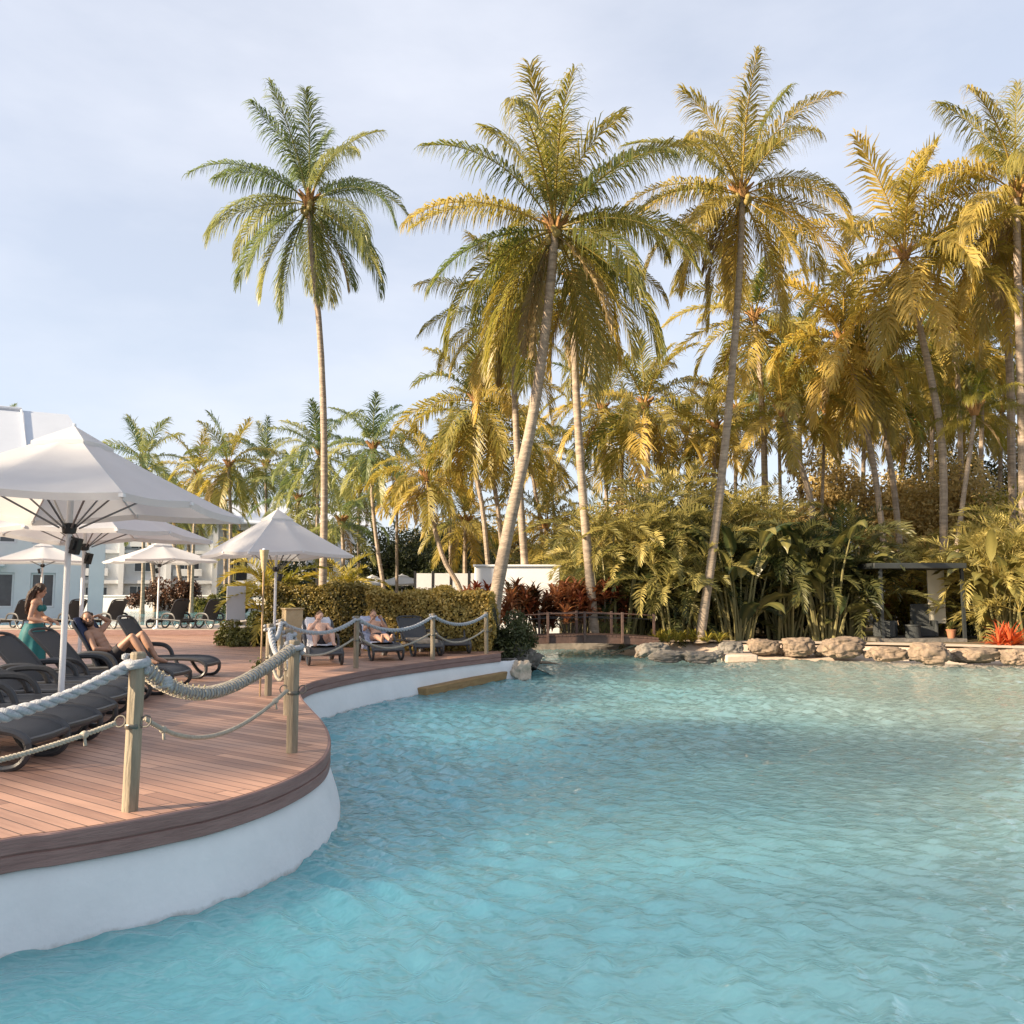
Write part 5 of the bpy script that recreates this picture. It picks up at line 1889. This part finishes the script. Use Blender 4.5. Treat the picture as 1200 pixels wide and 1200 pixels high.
mids = [
    ('palm with a bent trunk left of the right edge palm', [(1106, 640), (1104, 520), (1086, 420), (1064, 325), (1060, 300)], 34, .24, .16, 4.9, 51, 0.74, 24, 'coco', 2, -62),
    ('short-crowned palm directly right of the pale-trunked leaning palm', [(897, 600), (895, 520), (890, 430), (884, 372)], 40, .24, .17, 4.3, 52, .52, 24, 'coco', 1, -60),
    ('palm with golden hanging fronds, left trunk of the crossing pair behind the cabana', [(1040, 680), (1026, 560), (1006, 460), (988, 398)], 37, .22, .15, 4.3, 53, 0.80, 24, 'coco', 3, -66),
    ('palm with darker trunk, right one of the crossing pair behind the cabana', [(1058, 680), (1046, 560), (1030, 480), (1016, 430)], 38, .22, .15, 3.7, 54, 0.74, 20, 'coco', 2, -66),
    ('low leaning palm in front of the golden shrubs, left of the crossing pair', [(952, 600), (938, 545), (922, 498), (918, 484)], 38, .22, .16, 3.3, 55, .66, 20, 'coco', 2, -50),
    ('thin young palm between the low leaning palm and the crossing pair', [(963, 620), (965, 540), (968, 480)], 41, .13, .09, 2.4, 56, .70, 16, 'coco', 2, -70),
    ('dark-trunked palm just left of the right edge palm', [(1186, 560), (1184, 450), (1178, 350), (1172, 310)], 37, .25, .20, 4.2, 57, 0.74, 22, 'coco', 2, -70),
    ('palm with drooping golden crown behind the areca thicket', [(760, 640), (759, 540), (756, 475)], 43, .22, .16, 4.2, 58, .55, 24, 'coco', 2, -60),
    ('palm left of the leaning central trunk, first of a pair of thin trunks', [(574, 690), (566, 600), (556, 540), (558, 470)], 41, .18, .13, 4.0, 59, .50, 24, 'coco', 1, -68),
    ('palm left of the leaning central trunk, second of a pair of thin trunks', [(592, 690), (584, 600), (574, 540), (572, 500)], 43, .18, .13, 3.6, 60, .52, 20, 'coco', 1, -68),
    ('palm with a trunk bent like a bow and brown dead fronds behind the hedge', [(540, 692), (520, 655), (506, 605), (500, 560)], 43, .19, .14, 3.1, 61, .55, 20, 'coco', 5, -58),
    ('slim palm with curving trunk right of the apartment gable', [(450, 692), (442, 640), (436, 580), (437, 525)], 48, .19, .12, 3.4, 62, .34, 22, 'cocogreen', 1, -62),
    ('straight thin palm behind the slim curving one', [(465, 690), (465, 620), (466, 560)], 52, .15, .11, 3.0, 63, .58, 18, 'coco', 3, -62),
    ('palm directly behind the lone tall palm trunk', [(372, 660), (372, 600), (374, 530)], 55, .18, .13, 3.9, 64, .32, 22, 'cocogreen', 1, -62),
    ('palm rising highest just right of the largest parasol top', [(168, 660), (168, 600), (167, 540)], 62, .2, .15, 3.9, 65, .40, 22, 'cocogreen', 2, -62),
    ('yellowish palm second in the row above the parasols', [(226, 660), (228, 610), (232, 556)], 66, .2, .14, 3.6, 66, .60, 20, 'coco', 3, -66),
    ('palm in the middle of the row above the parasols', [(270, 660), (270, 600), (268, 545)], 60, .2, .15, 3.8, 67, .45, 22, 'coco', 3, -66),
    ('palm left of the lone tall trunk, in the row above the parasols', [(312, 660), (312, 600), (311, 545)], 64, .18, .13, 3.7, 68, .40, 22, 'cocogreen', 1, -62),
    ('lower palm filling the gap left of the lone tall trunk', [(346, 660), (348, 620), (350, 585)], 58, .18, .13, 3.2, 69, .42, 20, 'cocogreen', 2, -62),
    ('short palm with upright fronds above the lone parasol right corner', [(402, 670), (402, 640), (400, 612)], 50, .17, .13, 3.0, 70, .36, 18, 'cocogreen', 2, -45),
    ('distant palm seen between the two central trunks', [(634, 620), (626, 570), (618, 520)], 52, .17, .12, 3.6, 71, .50, 20, 'coco', 1, -64),
    ('distant thin palm right of the two central trunks', [(650, 620), (647, 580), (644, 535)], 56, .15, .11, 3.4, 72, .50, 20, 'coco', 1, -64),
    ('palm behind the straight bridge trunk, on its right', [(712, 640), (710, 560), (706, 480)], 48, .18, .13, 3.8, 73, .55, 22, 'coco', 2, -64),
    ('palm crown peeping over the hipped hotel roof at the left edge', [(4, 640), (4, 560), (4, 500)], 75, .18, .13, 2.2, 74, .40, 16, 'cocogreen', 0, -50),
    ('dark palm between the short-crowned palm and the crossing pair', [(940, 620), (938, 540), (934, 425)], 47, .2, .15, 4.0, 79, .30, 22, 'cocogreen', 2, -66),
    ('dark palm behind the bent trunk palm', [(1092, 620), (1092, 520), (1094, 425)], 46, .2, .15, 4.2, 80, .34, 22, 'coco', 2, -66),
    ('dark palm left of the right edge palm, low crown', [(1150, 620), (1150, 520), (1152, 410)], 45, .2, .15, 4.0, 81, .34, 22, 'coco', 2, -66),
    ('shaded palm behind the crossing pair crowns', [(1010, 620), (1012, 540), (1012, 462)], 48, .2, .15, 3.9, 82, .40, 22, 'coco', 2, -66),
    ('golden palm low behind the leaning pale trunk', [(806, 620), (806, 560), (804, 505)], 50, .18, .14, 3.6, 83, .62, 20, 'coco', 2, -60),
    ('palm low between the straight trunk and the drooping palm', [(728, 620), (728, 570), (730, 520)], 52, .18, .14, 3.6, 84, .50, 20, 'coco', 2, -60),
    ('palm filling the gap left of the thin pair of trunks', [(528, 660), (527, 600), (526, 540)], 58, .18, .13, 3.6, 85, .48, 20, 'coco', 2, -60),
    ('palm behind the slim curving trunk, crown low', [(420, 670), (420, 620), (421, 575)], 62, .18, .13, 3.4, 86, .42, 20, 'cocogreen', 2, -60),
    ('distant palm low in the gap right of the leaning pale trunk', [(862, 620), (862, 560), (864, 480)], 56, .2, .15, 4.0, 87, .60, 22, 'coco', 2, -66),
    ('distant palm low in the gap behind the low leaning palm', [(915, 620), (914, 560), (912, 455)], 58, .2, .15, 4.2, 88, .50, 22, 'coco', 2, -66),
    ('distant palm low in the gap between the crossing trunks', [(1040, 620), (1042, 560), (1044, 470)], 55, .2, .15, 4.0, 89, .62, 22, 'coco', 2, -66),
    ('distant palm low in the gap left of the bent trunk', [(1078, 620), (1078, 560), (1076, 492)], 52, .2, .15, 3.8, 91, .66, 22, 'coco', 2, -66),
    ('distant palm low in the gap right of the bent trunk', [(1128, 620), (1128, 560), (1130, 470)], 54, .2, .15, 4.0, 92, .60, 22, 'coco', 2, -66),
    ('distant palm low in the gap beside the right edge trunk', [(1172, 620), (1172, 560), (1174, 480)], 50, .2, .15, 4.0, 93, .62, 22, 'coco', 2, -66),
    ('distant palm low in the gap behind the thin young palm', [(985, 620), (984, 560), (982, 488)], 56, .2, .15, 3.8, 94, .66, 22, 'coco', 2, -66),
    ('palm behind the darker crossing trunk, crown against the dark tree', [(1128, 620), (1124, 480), (1118, 385)], 42, .2, .15, 4.2, 75, .55, 20, 'coco', 2, -66),
    ('low palm in front of the white screen between bow palm and thin pair', [(545, 690), (545, 650), (546, 612)], 50, .2, .16, 3.4, 76, .62, 20, 'coco', 2, -55),
    ('low bushy palm behind the white garden wall', [(640, 670), (640, 640), (640, 615)], 45, .2, .16, 3.0, 77, .62, 20, 'coco', 1, -45),
    ('golden palm between the drooping one and the short-crowned one', [(836, 640), (836, 570), (838, 500)], 46, .18, .14, 3.4, 78, .68, 18, 'coco', 3, -60),
]
for lb, px, Y, r0, r1, Lf, sd, tn, nf, leaf, dd, low in mids:
    palm(lb, P(px, Y), r0, r1, Lf * 1.1, sd, tn, nf, 0, leaf=leaf, deads=dd, low=low, nuts=False, group='coconut palms behind the pool')

# foxtail-like palm in front of the dark tree at right
palm('stout bushy-fronded palm with a bright crown right of the bent trunk', P([(1120, 660), (1128, 590), (1138, 520), (1142, 482)], 33.5), .15, .10, 2.1, 90, .50, 16, 1, leaf='yellowgreen', deads=1, low=-30, nuts=False, fl=1.3, name='foxtail_palm')

# ================================================================== UNDERSTOREY
ar = [
    ('tall areca palm clump right behind the bridge end', 722, 31.5, 4.6, 101, .55), ('tallest golden areca palm clump left of the dark leaning trunk', 756, 33.0, 6.3, 102, .62), ('areca palm clump behind the yellow-green groundcover', 790, 31.6, 4.9, 103, .42),
    ('areca palm clump rising behind the leaning pale trunk', 815, 34.0, 6.4, 104, .55), ('areca palm clump behind the big-leaved plants, left', 858, 35.0, 5.6, 105, .50), ('areca palm clump behind the big-leaved plants, middle', 900, 36.0, 5.4, 106, .55),
    ('areca palm clump behind the big-leaved plants, right', 955, 36.0, 3.9, 107, .66), ('golden areca palm clump behind the cabana roof', 1085, 36.5, 3.2, 108, .75), ('golden areca palm clump right of the cabana', 1150, 34.5, 3.9, 109, .72), ('pale golden areca palm clump at the right edge', 1200, 32.5, 5.2, 110, .80),
    ('areca palm clump behind the straight bridge trunk', 690, 38.0, 4.6, 111, .70), ('areca palm clump behind the white garden wall', 652, 40.0, 4.0, 112, .70),
]
for lb, px, Y, h, sd, tn in ar:
    p = at(px, 720, Y)
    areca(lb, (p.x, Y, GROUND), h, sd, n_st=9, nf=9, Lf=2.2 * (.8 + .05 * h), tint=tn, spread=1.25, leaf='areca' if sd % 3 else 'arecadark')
for lb, px, Y, h, sd in (('young yellow-green palm at the left end of the hedge behind the torch', 318, 25.5, 2.5, 120), ('young yellow-green palm behind the hedge by the gable', 408, 33, 2.6, 121)):
    p = at(px, 720, Y)
    areca(lb, (p.x, Y, GROUND), h, sd, n_st=5, nf=8, Lf=1.7, tint=.6, spread=.5, leaf='yellowgreen', group='young yellow-green palms near the hedge')

for lb, px, Y, h, sd, tn in (('dark arching palm clump at the foot of the leaning pale trunk', 850, 32.6, 3.8, 241, .22), ('dark arching palm clump between the two tallest paddle-leaved plants', 908, 31.9, 4.1, 242, .20), ('dark arching palm clump behind the largest boulder', 962, 31.9, 4.2, 243, .25), ('arching palm clump leaning over the cabana left post', 1000, 32.6, 4.2, 244, .40), ('arching palm clump right of the cabana, behind the flat boulder', 1158, 31.8, 3.2, 245, .62), ('golden arching palm clump above the red plant', 1200, 30.8, 4.2, 246, .75), ('dark arching palm clump behind the yellow-green groundcover', 797, 32.4, 3.2, 247, .25), ('dark arching palm clump by the bridge end', 748, 32.6, 3.0, 248, .30), ('golden arching palm clump over the cabana roof', 1072, 34.6, 3.3, 249, .75), ('golden arching palm clump behind the leaning pale trunk, right', 885, 36.8, 6.0, 252, .68)):
    p = at(px, 720, Y)
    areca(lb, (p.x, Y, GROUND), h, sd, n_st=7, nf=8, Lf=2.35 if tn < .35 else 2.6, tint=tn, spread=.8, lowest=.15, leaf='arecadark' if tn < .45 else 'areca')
bl_ = [
    ('tall big-leaved clump just right of the leaning pale trunk', 866, 31.2, 4.4, 131, .34), ('tall big-leaved clump behind the mottled tan boulder', 925, 32.0, 4.7, 133, .40), ('dark big-leaved clump behind the largest boulder', 968, 31.4, 4.6, 134, .30), ('big-leaved clump left of the cabana, behind the largest boulder right half', 992, 32.4, 3.6, 135, .36),
    ('big-leaved clump right of the cabana', 1166, 31.4, 3.2, 136, .52), ('pale big-leaved clump behind the bright red plant', 1178, 31.0, 3.7, 137, .66), ('low dark big-leaved clump beside the bridge end', 742, 33.0, 2.3, 140, .22), ('big-leaved clump behind the cabana roof', 1112, 37.5, 4.2, 141, .62),
]
for lb, px, Y, h, sd, tn in bl_:
    p = at(px, 740, Y)
    bigleaf(lb, (p.x, Y, GROUND), h, sd, n=30, L=1.9, w=.46, tint=tn, spread=.8)

cd = [
    ('dark red-olive cordyline shrub left of the bridge, beside the leaning trunk', 612, 30.9, 2.3, 151, 'redolive', .40), ('dark cordyline shrub in front of the white garden wall', 634, 31.4, 2.0, 152, 'redolive', .3), ('bright orange-red cordyline shrub behind the bridge centre', 668, 31.2, 2.1, 153, 'red', .62), ('orange-red cordyline shrub touching the straight trunk', 682, 31.6, 2.5, 154, 'red', .45), ('deep red cordyline right of the straight bridge trunk', 708, 31.8, 2.3, 155, 'red', .15),
    ('reddish cordyline behind the golden hedge', 572, 29.0, 2.1, 156, 'red', .35), ('red cordyline visible through the cabana, left', 1060, 35.6, 2.5, 157, 'red', .5), ('red cordyline visible through the cabana, right', 1096, 35.6, 2.3, 158, 'red', .6),
]
for lb, px, Y, h, sd, leaf, tn in cd:
    p = at(px, 740, Y)
    cordyline(lb, (p.x, Y, GROUND), h, sd, leaf, n=16, tint=tn, spread=.85)
p = at(1078, 740, 34.2)
cordyline('yellow-green shrub seen through the cabana opening', (p.x, 34.2, GROUND), 1.6, 159, 'yellowgreen', n=18, tint=.75, spread=.8, group=None)

# bright red spiky plant at right
p = at(1183, 752, 28.4)
root = empty('red_bromeliad', (p.x, 28.4, GROUND - .1), 'bright red spiky plant above the boulders at the right edge', 'plant')
g = Geo()
rs = np.random.default_rng(77)
for k, (dx, dy) in enumerate(((0, 0), (.28, .15), (-.3, .1), (.1, .35))):
    for i in range(34):
        strap(g, rs, (dx, dy, .05), i * 2.4 + k, R(rs.uniform(15, 88)), rs.uniform(.6, 1.25) * (1 if k == 0 else .75), .065, R(rs.uniform(20, 75)), rs.uniform(.1, .9), 5)
g.build('leaves', M['brightred'], root, autosmooth=False)

# low groundcover clumps on the bank
for lb, px, Y, leaf, sd in (('yellow-green groundcover tuft nearest the bridge end', 783, 29.9, 'yellowgreen', 161), ('yellow-green groundcover tuft at the foot of the leaning trunk', 808, 29.9, 'yellowgreen', 162), ('yellow-green groundcover tuft right of the leaning trunk', 832, 29.9, 'yellowgreen', 163)):
    p = at(px, 745, Y)
    root = empty('groundcover_tuft', (p.x, Y, GROUND + .12), lb, 'plant', 'groundcover tufts behind the grey rocks')
    g = Geo()
    rs = np.random.default_rng(sd)
    for k in range(9):
        dx, dy = rs.uniform(-.42, .42), rs.uniform(-.25, .25)
        for i in range(18):
            strap(g, rs, (dx, dy, -.1), rs.uniform(0, 6.28), R(rs.uniform(30, 85)), rs.uniform(.3, .6), .06, R(rs.uniform(40, 80)), rs.uniform(.1, .9), 4)
    g.build('leaves', M[leaf], root, autosmooth=False)

# hedges
a, b = at(322, 720, 25.0), at(442, 720, 24.4)
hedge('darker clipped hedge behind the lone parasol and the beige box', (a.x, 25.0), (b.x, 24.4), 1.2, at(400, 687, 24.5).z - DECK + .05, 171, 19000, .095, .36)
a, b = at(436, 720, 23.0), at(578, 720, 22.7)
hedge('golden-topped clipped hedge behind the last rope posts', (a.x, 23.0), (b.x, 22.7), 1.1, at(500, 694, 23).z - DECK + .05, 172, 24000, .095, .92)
bush('ivy-green mound tumbling from the hedge end to the water', (END[0] + .25, END[1] + 1.7, GROUND - .2), (.75, .9, 1.0), 173, 'dark', 5200, .10, 18, .75, False, name='ivy_mound', cat='shrub')
p = at(290, 745, 24.0)
bush('low green shrub around the white board post', (p.x - .2, 24.6, GROUND), (1.0, .7, .55), 174, 'bush', 2600, .13, 14, .6, False, name='shrub', cat='shrub')
p = at(312, 740, 25.6)
bush('dark green shrub between the white board and the hedge', (p.x, 26.4, GROUND), (.9, .8, .95), 175, 'dark', 3000, .14, 14, .6, False, name='shrub', cat='shrub')
for lb, px, Y, s, leaf, sd in (('dark purple croton shrub left of the slanting grey trunk by the back pool', 190, 70.5, (3.4, 1.5, 1.55), 'croton', 181), ('dark purple croton shrub right of the slanting grey trunk by the back pool', 222, 70.8, (2.0, 1.4, 1.5), 'croton', 182), ('bright green shrub at the right end of the back pool', 243, 68.5, (1.6, 1.2, .9), 'bush', 183), ('tall dark shrub behind the white board', 272, 60, (1.5, 1.2, 1.6), 'dark', 184), ('green bush under the lone parasol in front of the apartment block', 345, 56, (2.7, 2, 2.6), 'dark', 185)):
    p = at(px, 705, Y)
    bush(lb, (p.x, Y, GROUND), s, sd, leaf, 3000, .26, 18, .55, False, name='shrub', cat='shrub', group='shrubs in front of the apartment block')
for lb, px, Y, sd in (('slanting grey palm trunk over the purple shrubs by the back pool', [(215, 705), (208, 660), (200, 620), (194, 585)], 71, 191), ('second slanting palm by the back pool, behind the parasol pole', [(182, 700), (178, 660), (172, 620), (166, 590)], 73, 192), ('thin palm in front of the apartment windows', [(222, 690), (221, 640), (219, 600)], 76, 193), ('palm just right of the apartment windows', [(264, 690), (264, 640), (262, 590)], 78, 194)):
    palm(lb, P(px, Y), .28, .2, 3.6, sd, .45, 18, 0, leaf='cocogreen', deads=2, nuts=False, group='coconut palms behind the pool')
p = at(232, 628, 62)
areca('small golden palm in front of the upper apartment windows', (p.x, 70, GROUND), 6.6, 195, n_st=2, nf=12, Lf=2.2, tint=.8, spread=.3, group='coconut palms behind the pool')

# background trees
trees = [
    ('dense dark tree right of the apartment gable', 452, 64, (4.5, 4, 3.6), 'dark', .55, 201), ('dense dark tree behind the straight thin palm', 490, 66, (4.5, 4, 3.9), 'dark', .5, 202), ('dense dark tree behind the white privacy screen', 540, 62, (4.5, 4, 3.0), 'dark', .65, 203), ('yellow-green tree behind the bow-trunked palm', 525, 72, (5, 4, 5.0), 'gold', .35, 204), ('golden tree behind the pair of thin trunks', 590, 70, (5, 4, 4.6), 'gold', .4, 205),
    ('green tree behind the white garden wall', 630, 55, (3.4, 3, 2.6), 'bush', .75, 206), ('golden-green tree behind the areca clumps, left', 690, 52, (3.6, 3, 3.9), 'gold', .42, 207), ('golden-green tree behind the tallest areca', 760, 50, (4.2, 3, 5.2), 'gold', .38, 208), ('green tree behind the pale leaning trunk', 830, 48, (3.6, 3, 4.6), 'bush', .7, 209), ('golden shrub tree behind the low leaning palm', 905, 48, (3.6, 3, 4.3), 'gold', .5, 210),
    ('golden shrub tree behind the thin young palm', 975, 46, (3.4, 3, 5.3), 'gold', .55, 211), ('pale golden shrub tree behind the crossing pair', 1055, 46, (3.6, 3, 5.4), 'gold', .62, 212), ('golden shrub tree behind the foxtail palm', 1120, 43, (3.4, 3, 5.2), 'gold', .62, 213), ('golden leafy tree at the right edge above the big leaves', 1195, 38, (3.0, 3, 3.9), 'yellowgreen', .35, 214),
    ('tall dark tree behind the right palms', 1120, 56, (7.0, 5, 6.2), 'dark', .55, 215), ('tall dark tree between the short-crowned palm and the crossing pair', 940, 60, (5.0, 4, 4.4), 'dark', .7, 216), ('dark tree at the far right behind the edge palm', 1215, 52, (6, 4, 6.2), 'dark', .6, 217),
    ('dark low tree line piece behind the bridge', 720, 38, (2.6, 2, 1.7), 'dark', .4, 218), ('dark understorey bush behind the big-leaved plants, left', 860, 33.6, (2.2, 1.2, 1.6), 'dark', .3, 219), ('dark understorey bush behind the big-leaved plants, right', 950, 33.6, (2.4, 1.2, 1.7), 'dark', .3, 220), ('dark understorey bush right of the cabana', 1165, 32.6, (2.0, 1.0, 1.3), 'dark', .35, 221), ('dark understorey bush behind the bridge end', 765, 33.6, (1.6, 1.0, 1.2), 'dark', .3, 222),
    ('green tree between the parasol row palms and the apartment roof', 120, 92, (8, 4, 4.6), 'bush', .6, 223),
]
for lb, px, Y, s, leaf, tn, sd in trees:
    p = at(px, 700, Y)
    vol = s[0] * s[1] * s[2]
    n = int(min(26000, 3600 + 150 * vol))
    bush(lb, (p.x, Y, GROUND), s, sd, leaf, n, (.16 + .0022 * Y) * (1 if vol > 40 else .85), 34, tn, True, 'background trees', 'leafy_tree', 'tree', aspect=.45)

# unseen broadleaf trees, added left of the frame to shade the deck and pool
for k, (x, y, hz) in enumerate(((-29, -26, 9.6), (-32.5, -19.5, 10.4), (-35, -13, 10.6), (-38, -7.5, 11.7), (-40.5, -2, 12.3), (-43.5, 3.5, 13.2), (-45.0, 8.5, 13.6))):
    bush('broad shade tree out of view left of the frame, added to shade the deck', (x, y, GROUND), (3.9, 3.9, hz), 401 + k, 'bush', 2900, .62, 22, .5, True, 'added shade trees left of the pool', 'leafy_tree', 'tree', hollow=.4)

# ================================================================== CAMERA, SUN, SKY
cam_d = bpy.data.cameras.new('camera')
cam = bpy.data.objects.new('camera', cam_d)
COL.objects.link(cam)
cam.location = (0, 0, CAMZ)
cam.rotation_euler = (R(90) + PITCH, 0, 0)
cam_d.sensor_width = 36
cam_d.lens = 36 * F / 1200
cam_d.clip_start = .05
cam_d.clip_end = 4000
SC.camera = cam

SUN_AZ, SUN_EL = R(-114), R(21)      # compass: 0 = +Y, clockwise; the sun stands left and a little behind the camera
sd = Vector((math.sin(SUN_AZ) * math.cos(SUN_EL), math.cos(SUN_AZ) * math.cos(SUN_EL), math.sin(SUN_EL)))
sl = bpy.data.lights.new('sun', 'SUN')
sl.energy = 4.8
sl.angle = R(1.0)
sl.color = (1.0, .80, .565)
so = bpy.data.objects.new('sun', sl)
COL.objects.link(so)
so.rotation_euler = sd.to_track_quat('Z', 'Y').to_euler()

w = bpy.data.worlds.new('World')
SC.world = w
w.use_nodes = True
nt = w.node_tree
bg = nt.nodes['Background']
sky = nt.nodes.new('ShaderNodeTexSky')
sky.sky_type = 'NISHITA'
sky.sun_disc = False
sky.sun_elevation = SUN_EL
sky.sun_rotation = SUN_AZ
sky.air_density = 1.0
sky.dust_density = 1.6
sky.ozone_density = 2.0
# thin high cloud veil
tc = nt.nodes.new('ShaderNodeTexCoord')
mp = nt.nodes.new('ShaderNodeMapping')
mp.inputs['Scale'].default_value = (1.2, 1.2, 3.2)
nz_ = nt.nodes.new('ShaderNodeTexNoise')
nz_.inputs['Scale'].default_value = 1.7
nz_.inputs['Detail'].default_value = 6
nz_.inputs['Roughness'].default_value = .55
rp = nt.nodes.new('ShaderNodeMapRange')
rp.inputs['From Min'].default_value = .38
rp.inputs['From Max'].default_value = .78
rp.inputs['To Min'].default_value = .54
rp.inputs['To Max'].default_value = .86
mx = nt.nodes.new('ShaderNodeMix')
mx.data_type = 'RGBA'
mx.inputs['B'].default_value = (4.85, 5.0, 5.5, 1)
nt.links.new(tc.outputs['Generated'], mp.inputs['Vector'])
nt.links.new(mp.outputs[0], nz_.inputs['Vector'])
nt.links.new(nz_.outputs['Fac'], rp.inputs['Value'])
nt.links.new(rp.outputs[0], mx.inputs['Factor'])
nt.links.new(sky.outputs[0], mx.inputs['A'])
nt.links.new(mx.outputs['Result'], bg.inputs['Color'])
bg.inputs['Strength'].default_value = .0735

vs = SC.view_settings
vs.view_transform = 'Standard'
vs.look = 'None'
vs.exposure = 1.5
vs.gamma = 1.0
SC.cycles.max_bounces = 8
SC.cycles.transparent_max_bounces = 8
